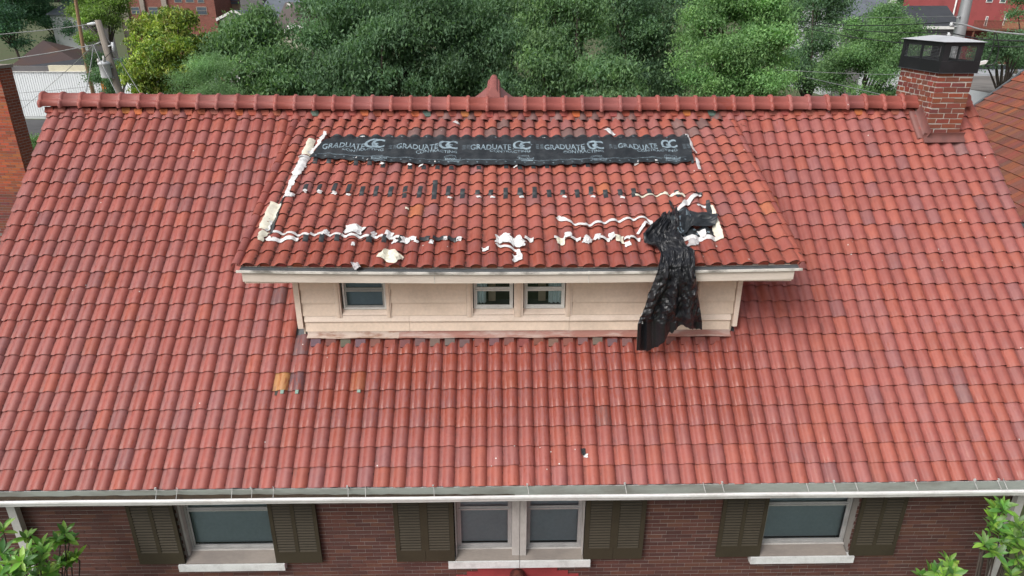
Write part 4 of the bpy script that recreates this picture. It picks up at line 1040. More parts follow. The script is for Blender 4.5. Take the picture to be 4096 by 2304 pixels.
# ---- row of black strips across the middle of the dormer roof
mid = [(c5(x, 0)[0], c5(0, a)[1], c5(0, b)[1], cu) for (x, a, b, cu) in ((748, 660, 718, 1), (872, 658, 722, 1), (1016, 645, 728, 1), (1138, 655, 738, 1), (1260, 678, 765, 0), (1388, 672, 768, 0), (1520, 676, 772, 0), (1655, 672, 785, 0), (1797, 672, 780, 0), (1925, 622, 798, 0), (2070, 668, 755, 1), (2190, 698, 785, 0), (2318, 712, 745, 1), (2442, 708, 748, 1))]
mid += [(c6(x, 0)[0], c6(0, a)[1], c6(0, b)[1], cu) for (x, a, b, cu) in ((8, 582, 668, 0), (110, 580, 632, 1), (205, 588, 660, 0), (316, 574, 662, 0), (430, 600, 655, 0), (550, 602, 632, 1), (660, 598, 660, 0), (765, 572, 632, 1), (880, 602, 662, 0), (990, 598, 642, 1), (1100, 590, 652, 0), (1205, 596, 645, 0), (1445, 610, 660, 0))]
for k, (x, ya, yb, cu) in enumerate(mid):
    (X, sa), (_, sb) = dxs(x, ya), dxs(x, yb); X = snapX(X)-.01
    tape('tape_strip', [(X+random.gauss(0, .006), sa), (X+random.gauss(0, .008), sb)], .072 if k != 9 else .08, M_tape_b, f'{ORD[k]} black tape strip from the left in the row across mid dormer roof', group='black tape strips in the middle row', px=False, seed=60+k, lift=.005)
    if cu:
        P0 = to_px(Wd(X+.02, sb+.035, .0)); scrap('tape_scrap', P0, .05, M_tape_w, f'white curled tape end under the {ORD[k]} black strip of the middle row', group='curled tape ends below the middle row', seed=90+k, curl=.4, aspect=1.3, rot=random.uniform(-.3, .6))

# ---- white tape down the left rake
tape('tape_strip', [c5(*p) for p in ((815, 228), (790, 300), (755, 375))], (.12, .14, .15), M_tape_c, 'short cream tape strip at the top of the left dormer rake', lift=.008, seed=1)
tape('tape_strip', [c5(*p) for p in ((945, 185), (905, 260), (860, 310), (800, 375))], (.05, .07, .10, .09), M_tape_w, 'thin torn white tape along the left end of the black strip', lift=.03, flutter=.02, ragged=.5, seed=2)
tape('tape_strip', [c5(*p) for p in ((760, 385), (715, 470), (685, 530), (650, 590), (615, 670), (585, 745), (580, 775))], (.17, .14, .17, .13, .12, .08, .10), M_tape_w, 'long torn white tape running down the left dormer rake', lift=.010, ragged=.35, seed=3)
tape('tape_strip', [c5(*p) for p in ((690, 408), (740, 402), (780, 415))], .05, M_tape_w, 'small white tape tag crossing the left rake tape', lift=.02, flutter=.02, seed=4, ragged=.5)
scrap('tape_scrap', c5(598, 765), .10, M_tape_w, 'ragged white tape end at the foot of the long left rake tape', seed=5, curl=.4, aspect=1.5)
tape('tape_strip', [c5(*p) for p in ((482, 842), (440, 930), (400, 1020), (365, 1090))], (.17, .17, .165, .15), M_tape_c, 'wide cream tape strip low on the left dormer rake', lift=.010, seed=6)
tape('tape_strip', [c5(*p) for p in ((560, 745), (525, 840), (480, 970), (430, 1140))], (.035, .055, .06, .06), M_tape_b, 'narrow black strap beside the cream tape on the left rake', lift=.012, seed=7)
tape('tape_strip', [c5(*p) for p in ((385, 1105), (350, 1150), (335, 1195))], (.12, .10, .07), M_tape_c, 'torn cream tape end below the black strap at left', lift=.012, seed=8, ragged=.3)
tape('tape_strip', [c5(*p) for p in ((440, 1000), (415, 1070), (385, 1100))], .035, M_tape_w, 'thin white tape edge between cream tape and black strap', lift=.02, seed=9, ragged=.6)
# right end of the strip
tape('tape_strip', [c6(*p) for p in ((1478, 165), (1510, 225), (1548, 300))], .07, M_tape_w, 'white tape strip along the right end of the black strip', lift=.012, seed=10)
tape('tape_strip', [c6(*p) for p in ((1556, 352), (1570, 400), (1578, 448))], (.07, .07, .05), M_tape_w, 'short white tape strip just below the strip end at right', lift=.010, seed=11)
tape('tape_strip', [c6(*p) for p in ((1478, 190), (1500, 280), (1525, 390))], .045, M_tape_b, 'black tape edging down the right end of the strip', lift=.02, seed=12)

# ---- white tape along the lowest but two course
segs = [(c5(*a), c5(*b)) for a, b in (((452, 1118), (560, 1122)), ((565, 1120), (790, 1140)), ((800, 1122), (925, 1132)), ((940, 1125), (1085, 1132)), ((1092, 1132), (1350, 1150)), ((1372, 1140), (1480, 1146)), ((1512, 1148), (1632, 1156)), ((1665, 1155), (1790, 1170)))]
for k, (a, b) in enumerate(segs):
    m = ((a[0]+b[0])/2, (a[1]+b[1])/2); tape('tape_strip', [a, m, b], random.uniform(.05, .07), M_tape_w, f'{ORD[k]} white tape piece from the left draped along the lower dormer course', group='white tape along the lower course', lift=.010, ragged=.35, seed=20+k)
tape('tape_strip', [c5(395, 1165), c5(440, 1195), c5(560, 1180), c5(690, 1168)], (.06, .07, .06, .05), M_tape_w, 'wavy white tape lying just below the lower course at left', lift=.012, ragged=.3, seed=31)
for k, (x, y, w) in enumerate(((762, 1170, .075), (910, 1172, .07), (1055, 1160, .07), (1352, 1165, .085), (1492, 1168, .07), (1640, 1172, .07))):
    X, s = dxs(*c5(x, y)); tape('tape_tab', [(X, s-.07), (X-.004, s+.075)], w, M_tape_b, f'{ORD[k]} black tab from the left in the gaps of the lower white tape', group='black tabs in the lower white tape', px=False, lift=.008, seed=33+k)
for k, (a, b) in enumerate(((c5(1822, 1148), c5(1912, 1165)), (c5(1945, 1150), c5(2062, 1160)), (c5(2085, 1152), c5(2185, 1165)))):
    tape('tape_strip', [a, ((a[0]+b[0])/2, (a[1]+b[1])/2), b], .085, M_tape_b, f'{ORD[k]} black tape hoop from the left over a barrel of the lower course', group='black hoops over lower barrels', lift=.008, seed=42+k)
for k, (x, y, sz, asp, ro, m, lab) in enumerate(((1205, 1085, .24, 1.5, .2, M_tape_w, 'large loose white tape flap standing above the lower course'), (1200, 1222, .11, .55, .05, M_tape_w, 'white tape tongue hanging below the lower course'), (1395, 1112, .12, .6, .5, M_tape_w, 'thin white tape shred pointing up from the lower course'), (1540, 1112, .13, 1.1, .2, M_tape_w, 'square white tape flap on the lower course, mid left'), (945, 1110, .14, .7, .6, M_tape_w, 'crooked white tape flap rising beside the second black tab'), (1690, 1172, .12, 1.5, -.2, M_tape_w, 'looped white tape scrap near the first black hoop'), (1790, 1190, .08, 1, .4, M_tape_w, 'pointed white tape tip below the first black hoop'), (1930, 1195, .13, .6, .1, M_tape_w, 'white tape tail hanging between the first two black hoops'), (2062, 1165, .07, 1, 0, M_tape_w, 'white tape fleck between the second and third black hoops'), (2188, 1170, .08, 1.2, .3, M_tape_w, 'white tape end right of the third black hoop'), (1585, 1188, .09, 1.2, .5, M_tape_w, 'faint white tape patch under the sixth black tab'))):
    scrap('tape_scrap', c5(x, y), sz*.72, m, lab, seed=100+k*1.7, curl=.45 if sz < .2 else .6, aspect=asp, rot=ro)
scrap('paper_scrap', c5(1560, 1335), .22, M_tape_c, 'crumpled cream backing paper lying low on the left dormer roof', 'paper', seed=120, curl=.35, aspect=1.4, rot=.5)
scrap('foil_scrap', c5(1228, 1418), .15, M_film, 'silvery film strip hanging at the dormer eave, left', 'film', seed=121, curl=.3, aspect=.5, rot=-.6)
scrap('paper_scrap', c5(1703, 880), .045, M_tape_c, 'tiny cream paper ball in mid dormer roof', 'paper', seed=122, curl=.8)
scrap('paper_scrap', c5(2435, 1255), .07, M_tape_w, 'small white paper shred low on the dormer, left of centre', 'paper', seed=123, curl=.6, aspect=1.3)
for k, (p, sz, ro) in enumerate(((c5(2165, 72), .07, .6), (c6(872, 132), .13, 1.2))):
    scrap('paper_scrap', p, sz, M_tape_w, ('white fleck above the strip, left of the ridge middle', 'white paint-like scrap above the strip, right of middle')[k], 'paper', seed=130+k, curl=.3, aspect=1.6, rot=ro)
# crumpled heap and the ribbons right of the middle
for k, (x, y, s_) in enumerate(((20, 985, .15), (75, 1005, .14), (140, 1015, .15), (160, 1042, .10))):
    scrap('tape_scrap', c6(x, y), s_, M_tape_w, f'{ORD[k]} crumpled white tape lump from the left in the centre heap', group='crumpled tape heap', seed=140+k*2.1, curl=.75, aspect=1.3, rot=k*.4, lift=.012+.012*k)
tape('tape_strip', [c6(*p) for p in ((-30, 1020), (20, 1045), (80, 1062), (140, 1078), (158, 1120))], .055, M_tape_w, 'white tape tail trailing down from the centre heap', lift=.012, flutter=.02, seed=15)
scrap('tape_scrap', c6(138, 1135), .15, M_tape_w, 'crumpled white knot at the end of the centre tape tail', seed=150, curl=.6, aspect=.8)
tape('tape_strip', [c6(*p) for p in ((195, 978), (265, 985))], .07, M_tape_w, 'white tape piece draped over the barrel right of the heap', lift=.010, seed=16)
tape('tape_strip', [c6(*p) for p in ((455, 805), (520, 842), (580, 862), (660, 885), (740, 868), (850, 850), (950, 840), (1050, 826), (1120, 822), (1165, 822), (1195, 850), (1205, 900))], (.085, .075, .055, .055, .06, .055, .06, .06, .05, .045, .045, .04), M_tape_w, 'long loose white ribbon snaking across the lower right dormer roof', lift=.010, flutter=.02, ragged=.2, seed=17)
tape('tape_strip', [c6(*p) for p in ((1195, 868), (1150, 872), (1125, 905), (1090, 948))], (.05, .045, .05, .045), M_tape_w, 'short white ribbon branching down beside the black sheet', lift=.02, flutter=.03, seed=18)
tape('tape_strip', [c6(*p) for p in ((1070, 640), (1180, 635), (1300, 630), (1470, 632))], (.07, .035, .05, .06), M_tape_c, 'cream tape bridging the last three black strips', lift=.010, seed=19)
tape('tape_strip', [c6(*p) for p in ((1592, 640), (1540, 655), (1490, 695), (1440, 735), (1395, 775))], (.05, .09, .10, .08, .05), M_tape_w, 'diagonal white ribbon above the crumpled black sheet', lift=.02, flutter=.02, seed=22)
tape('tape_strip', [c6(1345, 700), c6(1365, 735), c6(1395, 765)], .07, M_tape_b, 'black tape scrap left of the diagonal white ribbon', lift=.012, flutter=.02, seed=23)
tape('tape_strip', [c6(1550, 630), c6(1600, 632)], .06, M_tape_b, 'black tape stub at the top of the diagonal ribbon', lift=.03, seed=24)
tape('tape_strip', [c6(1562, 728), c6(1600, 715), c6(1640, 735)], .05, M_tape_w, 'small white tape hook above the black sheet', lift=.012, seed=25)
tape('tape_strip', [c6(1640, 695), c6(1655, 750), c6(1675, 805)], (.05, .09, .10), M_tape_b, 'black tape strip at the right of the crumpled sheet', lift=.014, seed=26)
tape('tape_strip', [c6(1672, 735), c6(1692, 800), c6(1705, 870), c6(1725, 950), c6(1740, 998)], (.04, .06, .09, .13, .10), M_tape_c, 'cream and white tape down the right edge of the sheet', lift=.02, seed=27)
for k, (a, b) in enumerate(((428, 515), (560, 640), (668, 720), (745, 792), (785, 872), (985, 1030), (1030, 1112))):
    tape('tape_strip', [c6(a, 978), c6((a+b)/2, 980), c6(b, 985)], random.uniform(.045, .065), M_tape_w, f'{ORD[k]} white tape piece from the heap towards the black sheet', group='white tape between heap and sheet', lift=.010, ragged=.3, seed=160+k)
for k, (x, y, sz, asp, ro, m, lab) in enumerate(((482, 1000, .15, .85, 0, M_tape_c, 'cream tape flap hanging below the lower course, right of centre'), (538, 962, .16, .75, .2, M_tape_w, 'crinkled white tape flap beside the first cream flap'), (690, 1000, .18, .7, .5, M_tape_w, 'white tape flap folded downwards, midway to the sheet'), (768, 972, .13, .8, .3, M_tape_w, 'small crinkled white flap right of the folded one'), (885, 965, .16, .6, 0, M_tape_w, 'upright crinkled white flap left of the second cream flap'), (948, 988, .15, .9, 0, M_tape_c, 'second cream tape flap, nearest the black sheet'), (1012, 1025, .12, .7, 0, M_tape_w, 'white tape rag hanging next to the black sheet'))):
    scrap('tape_scrap', c6(x, y), sz*.8, m, lab, seed=170+k*1.3, curl=.35, aspect=asp, rot=ro)
tape('tape_strip', [c6(1418, 975), c6(1500, 985), c6(1600, 985), c6(1700, 985), c6(1752, 985)], (.06, .07, .08, .075, .08), M_tape_w, 'wavy white tape below the flat remnant of the black sheet', lift=.012, ragged=.3, seed=28)
scrap('tape_scrap', c6(1600, 955), .15, M_tape_w, 'white tape flap standing on the black remnant', seed=190, curl=.4, aspect=.6)
scrap('film_scrap', c6(1528, 1030), .15, M_film, 'clear plastic film shred below the black remnant', 'film', seed=191, curl=.5, aspect=1.0, rot=.6)
# dry leaf debris, scrap on the lower roof
scrap('tape_scrap', (2333, 1806), .085, M_tape_b, 'black and white tape curl lying alone on the lower main roof', seed=200, curl=.8, aspect=.7, W=Wm, xs=mxs, top=mh)
scrap('tape_scrap', (2342, 1822), .05, M_tape_w, 'white end of the tape curl alone on the lower main roof', seed=201, curl=.6, aspect=1.2, W=Wm, xs=mxs, top=mh)
mbd = MB()
for (px, py, spx, n) in ((2655, 432, 14, 26), (2850, 425, 30, 40), (2890, 432, 20, 26), (1192, 545, 10, 14), (2950, 500, 14, 20)):
    for k in range(n):
        x, y = px+random.gauss(0, spx), py+random.gauss(0, 7); X, s = mxs(x, y)
        P0 = Wm(X, s, mh(X, s)+random.uniform(.005, .04)); a = random.uniform(0, 6.3); L = random.uniform(.02, .06)
        mbd.tube([P0, P0+np.array([L*math.cos(a), L*.5*math.sin(a), L*.5*math.sin(a)+.005])], .004, 4)
tag(mbd.build('twig_debris', M_debris), 'brown twigs and nest debris caught along the tiles below the ridge', 'debris', kind='stuff')

# ---- torn black sheet: flat remnant, folded flap, long drape over the eave
def t5(x, y): return (2500+x/2.265, 780+y/2.265)
rem_t = [dxs(*t5(*p)) for p in ((545, 300), (640, 300), (720, 300), (805, 295))]; rem_b = [dxs(*t5(*p)) for p in ((478, 395), (600, 392), (700, 388), (806, 384))]
P = []
for b in np.linspace(0, 1, 10):
    row = []
    for a in np.linspace(0, 1, 24):
        q = a*3; k = min(2, int(q)); f = q-k
        X = (rem_t[k][0]*(1-f)+rem_t[k+1][0]*f)*(1-b)+(rem_b[k][0]*(1-f)+rem_b[k+1][0]*f)*b; s = (rem_t[k][1]*(1-f)+rem_t[k+1][1]*f)*(1-b)+(rem_b[k][1]*(1-f)+rem_b[k+1][1]*f)*b
        row.append(Wd(X, s, dtop(X, s)+.008+.006*nz(X*7, s*7, 3)))
    P.append(row)
torn = MB().sheet(P[::-1], .003).build('torn_underlayment', M_memb); tag(torn, 'torn black underlayment sheet crumpled on the dormer roof and hanging over its eave', 'underlayment')
mb = MB()
for (x, y) in ((735, 280), (625, 328), (650, 358), (748, 365), (540, 368)):
    X, s = dxs(*t5(x, y))
    for k in range(8):
        a0, a1 = k*math.pi/4, (k+1)*math.pi/4
        mb.quad(*[Wd(X+rr*math.cos(a), s+rr*math.sin(a), dtop(X, s)+.02) for rr, a in ((.008, a0), (.018, a0), (.018, a1), (.008, a1))])
mb.build('printed_marks', M_print, torn)
ft = [(325, 215), (420, 190), (520, 150), (635, 183), (740, 197), (832, 212)]; fb = [(445, 375), (482, 385), (545, 345), (580, 305), (700, 293), (800, 288)]
ftq = [dxs(*t5(*p)) for p in ft]; fbq = [dxs(*t5(*p)) for p in fb]
def flap_pt(a, b, off=0):
    q = a*5; k = min(4, int(q)); f = q-k
    X = (ftq[k][0]*(1-f)+ftq[k+1][0]*f)*(1-b)+(fbq[k][0]*(1-f)+fbq[k+1][0]*f)*b; s = (ftq[k][1]*(1-f)+ftq[k+1][1]*f)*(1-b)+(fbq[k][1]*(1-f)+fbq[k+1][1]*f)*b
    lift = .07+.10*math.sin(math.pi*min(1, b*1.1))*(.6+.4*math.cos(a*5))+.07*nz(a*4, b*3, 5)+.03*nz(a*11, b*8, 6)
    return Wd(X, s+.05*b, max(.06, lift)+off)
P = [[flap_pt(a, b) for a in np.linspace(0, 1, 46)] for b in np.linspace(0, 1, 24)]
flap = MB().sheet(P[::-1], .003).build('folded_flap', M_memb, torn)
mb = MB()
def fl_line(pts, w):
    for p, q in zip(pts[:-1], pts[1:]):
        d = np.array(q)-np.array(p); n_ = np.array([-d[1], d[0]])/(np.linalg.norm(d)+1e-9)*w/2
        mb.quad(*[flap_pt(*(np.array(z)), .006) for z in (np.array(p)-n_, np.array(q)-n_, np.array(q)+n_, np.array(p)+n_)])
fl_line([(.22+.10*math.cos(t)*.9, .62+.34*math.sin(t)) for t in np.linspace(1.2, 4.9, 14)], .05)
fl_line([(.30+.06*math.cos(t)*.9, .66+.26*math.sin(t)) for t in np.linspace(1.0, 4.4, 10)], .04)
for k in range(4): fl_line([(.08+.03*k, .2), (.30+.03*k, .08)], .014)
for k in range(4): fl_line([(.44+.03*k, .12), (.42+.03*k, .42)], .009)
mb.build('lettering', M_print, flap)
# the long drape
rowsD = [((325, 222), (470, 205), 'r', .13), ((300, 275), (480, 300), 'r', .15), ((225, 340), (478, 350), 'r', .13), ((150, 412), (485, 390), 'r', .11), ((168, 488), (512, 455), 'r', .11), ((262, 505), (545, 520), 'r', .11), ((312, 590), (612, 595), 'r', .12),
         ((306, 640), (624, 640), 'h', -.12), ((296, 700), (636, 730), 'h', -.14), ((262, 800), (652, 800), 'h', -.13), ((215, 900), (664, 890), 'h', -.11), ((180, 1000), (676, 980), 'h', -.09), ((150, 1080), (688, 1080), 'h', -.06), ((106, 1150), (700, 1160), 'h', -.03)]
bot = [(0, 1392), (.06, 1402), (.12, 1412), (.22, 1400), (.32, 1375), (.40, 1315), (.47, 1262), (.50, 1242), (.545, 1256), (.58, 1222), (.64, 1200), (.70, 1174), (.78, 1192), (.86, 1208), (.93, 1224), (1.0, 1222)]
def edge_tear(a): return 12*nz(a*13, 0, 11)+9*nz(a*41, 0, 17)
def drape(a, v):
    """a across 0..1, v down in row units"""
    k = min(len(rowsD)-2, int(v)); f = v-k
    def rp(k):
        L, Rr, m, o_ = rowsD[k]
        wav = 10*nz(k*1.7, 3, 5)*(1-a) if k > 9 else 0
        x, y = L[0]+(Rr[0]-L[0])*a+wav, L[1]+(Rr[1]-L[1])*a
        if m == 'r': X, s = dxs(*t5(x, y)); return Wd(X, s, o_)
        return at_y(*t5(x, y), FY+o_)
    A, B = rp(k), rp(k+1); p = A*(1-f)+B*f
    hang = max(0, min(1, (v-6.2)/2)); amp = .012+.016*hang
    fold = amp*(math.sin(a*17+v*.55)+.6*math.sin(a*31-v*.9+1.3)) + .05*nz(a*5, v*.6, 2) + .018*nz(a*13, v*1.3, 7)+.004*nz(a*27, v*3, 9) + .06*abs(nz(a*6+v*.5, v*.8-a*2, 21)) - .045*abs(nz(a*9-v*.7, v*1.2, 25)) + .020*abs(nz(a*17+v*1.1, v*2.2-a*4, 31))
    if a > .62: fold += .05*math.exp(-((a-.80)/.10)**2)*(1-hang*.3)
    return p + np.array([0, -.9*hang-.35*(1-hang), .94*(1-hang)])*fold
NA = 60
P = []
for v in np.linspace(0, len(rowsD)-1-1e-6, 78): P.append([drape(a, v) for a in np.linspace(0, 1, NA)])
last = len(rowsD)-1-1e-6
for t in np.linspace(.08, 1, 16):
    row = []
    for a in np.linspace(0, 1, NA):
        yb = np.interp(a, [q[0] for q in bot], [q[1] for q in bot])+edge_tear(a); L, Rr = rowsD[-1][0], rowsD[-1][1]
        x = L[0]+(Rr[0]-L[0])*a; y0_ = L[1]+(Rr[1]-L[1])*a; y = y0_+(yb-y0_)*t
        x = x - (8*t if a < .1 else 0)
        pt = at_y(*t5(x, y), FY-.03+.05*t*max(0, (yb-y0_)/240))
        base = drape(a, last)-at_y(*t5(x, y0_), FY-.03)
        row.append(pt+base*np.array([0, 1, 0])*(1-.2*t))
    P.append(row)
dr = MB().sheet(P[::-1], .003, False).build('hanging_drape', M_sheet, torn)
for k, (x, y, r) in enumerate(((168, 1090, .2), (145, 1148, .9))):
    c0 = at_y(*t5(x, y), FY-.06); mb = MB(); mb.hexa([tuple(c0+np.array(p)) for p in [(-.025, 0, -.035), (.03, 0, -.03), (.03, .004, -.03), (-.025, .004, -.035), (-.03, 0, .035), (.02, 0, .03), (.02, .004, .03), (-.03, .004, .035)]]); mb.build('tape_fleck', M_tape_w, torn)

# ================================================================== NEIGHBOURS
# left: tall brick chimney and shingled roof
NY = 4.6
top = at_y(-12, 276, NY)
nx1 = top[0]; nz1 = top[2]
nb = empty('neighbour_house', (nx1-4, 6, 0), 'orange brick neighbour house with a tall chimney at the left edge', 'house')
AL = R_(4); ca, sa_ = math.cos(AL), math.sin(AL)
def NC(a, b, z): return (nx1+a*ca+b*sa_, NY-a*sa_+b*ca, z)
def nbox(a0, a1, b0, b1, z0_, z1_b): return MB().hexa([NC(a0, b0, z0_), NC(a1, b0, z0_), NC(a1, b1, z0_), NC(a0, b1, z0_), NC(a0, b0, z1_b), NC(a1, b0, z1_b), NC(a1, b1, z1_b), NC(a0, b1, z1_b)])
chm = nbox(-1.6, -.004, .004, .45, 3.2, nz1).build('chimney', M_mortar, nb)
zz = nz1-(BH+MJ); c = 0
ctn = [(.36, .095, .045), (.32, .085, .045), (.28, .075, .04), (.40, .11, .05)]
while zz > 4.6:
    x = 0 if c % 2 else -(BW+MJ)/2
    if c % 2 == 0: spans = [(-(BW+MJ)/2+MJ, 0)]
    else: spans = []
    while x > -1.0: spans.append((x-BW, x)); x -= BW+MJ
    for (a, b) in spans:
        z_col = ctn if zz > 6.9 else [(.20, .06, .04), (.16, .055, .045), (.24, .07, .045)]
        o = bpy.data.objects.new('brick', brick_me); link(o, chm, NC((a+b)/2, 0, zz)); o.rotation_euler = (0, 0, -AL); o.scale = ((b-a)/BW, .5, 1); o.color = (*jit(random.choice(z_col), .15), 1)
    zz -= BH+MJ; c += 1
nbox(-.003, 0, .035, .45, 3.2, nz1).build('side_brickwork', M_brick_red, chm)
nbox(-1.65, .03, -.03, .48, nz1+.001, nz1+.07).build('chimney_crown', M_pilaster, nb)
nbox(-.9, .012, -.014, .3, nz1-.62, nz1-.42).build('corbel', M_brick_red, nb)
MB().box(nx1-7, nx1-1.2, NY+1.0, NY+9, 0, 5.8).build('wall', M_brick_red, nb)
rv = MB(); rz = 4.9
rv.prism([(nx1-7.5, NY-2.2, rz-1.0), (nx1+.5, NY-2.2, rz-1.0), (nx1+.2, NY+1.6, rz+1.2), (nx1-7.5, NY+1.6, rz+1.2)], (0, 0, .10)); rv.build('shingle_roof', M_shingle_b, nb)
MB().box(nx1-7.2, nx1+.2, NY-2.0, NY+1.0, 0, rz-1.0).build('porch_wall', M_brick_red, nb)
# right: flat clay tile roof over a white wall
ez = ZR-4.35
PE = at_z(4052, 868, ez)
cd = np.array([.17, .985, 0]); cd /= np.linalg.norm(cd); sl = R_(36)
upv = np.array([cd[1]*math.cos(sl), -cd[0]*math.cos(sl), math.sin(sl)]); nn_ = np.cross(upv, cd); nn_ = nn_ if nn_[2] > 0 else -nn_
nr = empty('neighbour_tile_house', (PE[0]+3, PE[1], 0), 'white walled neighbour house with a flat red tile roof at the right edge', 'house')
def NR(c, u, n=0): return PE + cd*c + upv*u + nn_*n
def nr_c(x, y): 
    Pq = on_plane(x, y, PE, nn_)-PE; return Pq@cd, Pq@upv
h0, h1 = nr_c(3862, 448), nr_c(4096, 284)
def hipc(u): return h0[0]+(h1[0]-h0[0])*(u-h0[1])/(h1[1]-h0[1])
mb = MB(); U1 = 7.0
mb.quad(NR(-14, -.05, -.03), NR(hipc(-.05), -.05, -.03), NR(hipc(U1), U1, -.03), NR(-14, U1, -.03)); nroof = mb.build('tile_roof', M_lead, nr)
FW, FE = .27, .43
V0 = np.array([(0, 0, .010), (FW-.010, 0, .010), (FW-.006, FE+.04, -.014), (0, FE+.04, -.014), (0, 0, .036), (FW-.006, 0, .036), (FW-.006, FE+.04, .004), (0, FE+.04, .004)])
Rn = np.stack([-cd, upv, nn_], 1)
fm = MB().hexa([tuple(p) for p in V0]); flat_me = bpy.data.meshes.new('flat_tile'); flat_me.from_pydata(fm.v, [], fm.f); flat_me.materials.append(FLAT_O); flat_me.polygons.foreach_set('use_smooth', [False]*len(fm.f))
Fq = np.array(fm.f); items = []
for r in range(int(U1/FE)):
    for q in range(0, 150):
        c_ = 16 - (q + (.5 if r % 2 else 0))*FW; u = r*FE
        if c_ > hipc(u+.12)-.0: continue
        Pc = NR(c_-FW/2, u+FE/2); p = to_px(Pc)
        vis = 3850 < p[0] < 4110 and 270 < p[1] < 960
        items.append((not vis, (Pc-CAM)@_f, c_, u))
items.sort(key=lambda t: t[:2]); AV, AF, AT = [], [], []; off = 0
fcol = [(.235, .078, .048), (.205, .074, .052), (.27, .088, .05), (.18, .068, .052), (.215, .082, .062)]
Re = Matrix(Rn.tolist()).to_euler()
for q, (v_, d_, c_, u) in enumerate(items):
    col = jit(random.choice(fcol), .14); Pl = NR(c_, u, random.uniform(0, .004))
    if q < 300 and not v_:
        o = bpy.data.objects.new('flat_tile', flat_me); link(o, nroof, Pl); o.rotation_euler = Re; o.color = (*col, 1)
    else:
        AV.append(V0 @ Rn.T + Pl); AF.append(Fq+off); off += 8; AT.append(np.tile([*col, 1], (8, 1)))
me = raw_mesh('flat_tile_field', np.concatenate(AV)-WPOS[nroof.name], np.concatenate(AF), FLAT_A, np.concatenate(AT)); o = bpy.data.objects.new('flat_tile_field', me); link(o, nroof, WPOS[nroof.name]); tag(o, kind='stuff')
mb = MB(); mb.tube([NR(hipc(u), u, .02) for u in (-.05, 2, 4, U1)], .05, 8); mb.build('verge', M_lead, nroof)
mb = MB(); mb.tube([NR(-14, -.10, -.05), NR(hipc(0), -.10, -.05)], .065, 8); mb.build('gutter', M_lead, nr)
w0, w1 = NR(-14, .35, -.2), NR(hipc(0)-.3, .35, -.2)
mb = MB(); hz = 2.9
mb.prism([(w0[0], w0[1], 0), (w1[0], w1[1], 0), (w1[0], w1[1], hz), (w0[0], w0[1], hz)], (.25, -.04, 0)); mb.build('white_wall', M_white, nr)
mb = MB(); mb.prism([(w0[0]+.02, w0[1], hz), (w1[0]+.02, w1[1], hz), (w1[0]+.02, w1[1], ez-.05), (w0[0]+.02, w0[1], ez-.05)], (.25, -.04, 0)); mb.build('brick_wall', M_brick_red, nr)
# ================================================================== BACKGROUND BUILDINGS
def wall_rects(parent, rects, Y, mat_f, mat_g, d=.08):
    """windows given as pixel rectangles on the plane Y"""
    for (x0, y0, x1, y1) in rects:
        a, b = at_y(x0, y1, Y), at_y(x1, y0, Y)
        f = MB(); t = .09
        f.box(a[0]-t, b[0]+t, Y-d, Y-.002, a[2]-t, b[2]+t); w = f.build('window', mat_f, parent)
        MB().box(a[0], b[0], Y-d-.012, Y-d-.002, a[2], b[2]).build('pane', mat_g, w)
        MB().box(a[0], b[0], Y-d-.03, Y-d-.0125, (a[2]+b[2])/2-.03, (a[2]+b[2])/2+.03).build('meeting_rail', mat_f, w)
M_pane_far = weathered('far_window_glass', (.10, .13, .16), (.05, .06, .08), .6, .5, .2, 10, 0)
# white ribbed metal building
GY = 61.0
g0, g1 = at_y(46, 287, GY), at_y(520, 270, GY)
wm = empty('metal_building', ((g0[0]+g1[0])/2, GY, 0), 'long white ribbed metal building beyond the left end of the ridge', 'building')
mb = MB(); P = []; x = g0[0]; k = 0; zt = g0[2]
while x < g1[0]+3:
    for (dx, dy) in ((0, 0), (.16, 0), (.18, -.035), (.22, -.035)): P.append((x+dx, GY+dy))
    x += .24
mb.grid([[(q[0], q[1], z) for q in P] for z in (0.25, zt)], False); mb.build('ribbed_wall', M_metal_w, wm)
MB().box(g0[0]-.1, g1[0]+3, GY+.01, GY+14, 0, zt-.1).build('building_body', M_siding_far, wm)
MB().box(g0[0]-.12, g0[0]-.01, GY-.1, GY+.2, 0, zt+.6).build('corner_trim', M_white, wm)
p1 = at_y(197, 284, GY)[0]
MB().box(g0[0]+.08, p1, GY-.02, GY+.5, zt+.02, at_y(60, 265, GY)[2]).build('grey_fascia', M_grey_w, wm)
MB().box(p1+.01, g1[0]+3, GY-.05, GY+.5, zt+.02, at_y(250, 262, GY)[2]).build('cream_fascia', M_creamp, wm)
MB().box(g0[0]-.12, g1[0]+3, GY-.12, GY-.055, zt-.03, zt+.05).build('gutter', M_white, wm)
MB().box(g0[0]-.12, g1[0]+3, GY+.51, GY+14, zt-.2, zt+.35).build('flat_roof', M_shingle_d, wm)
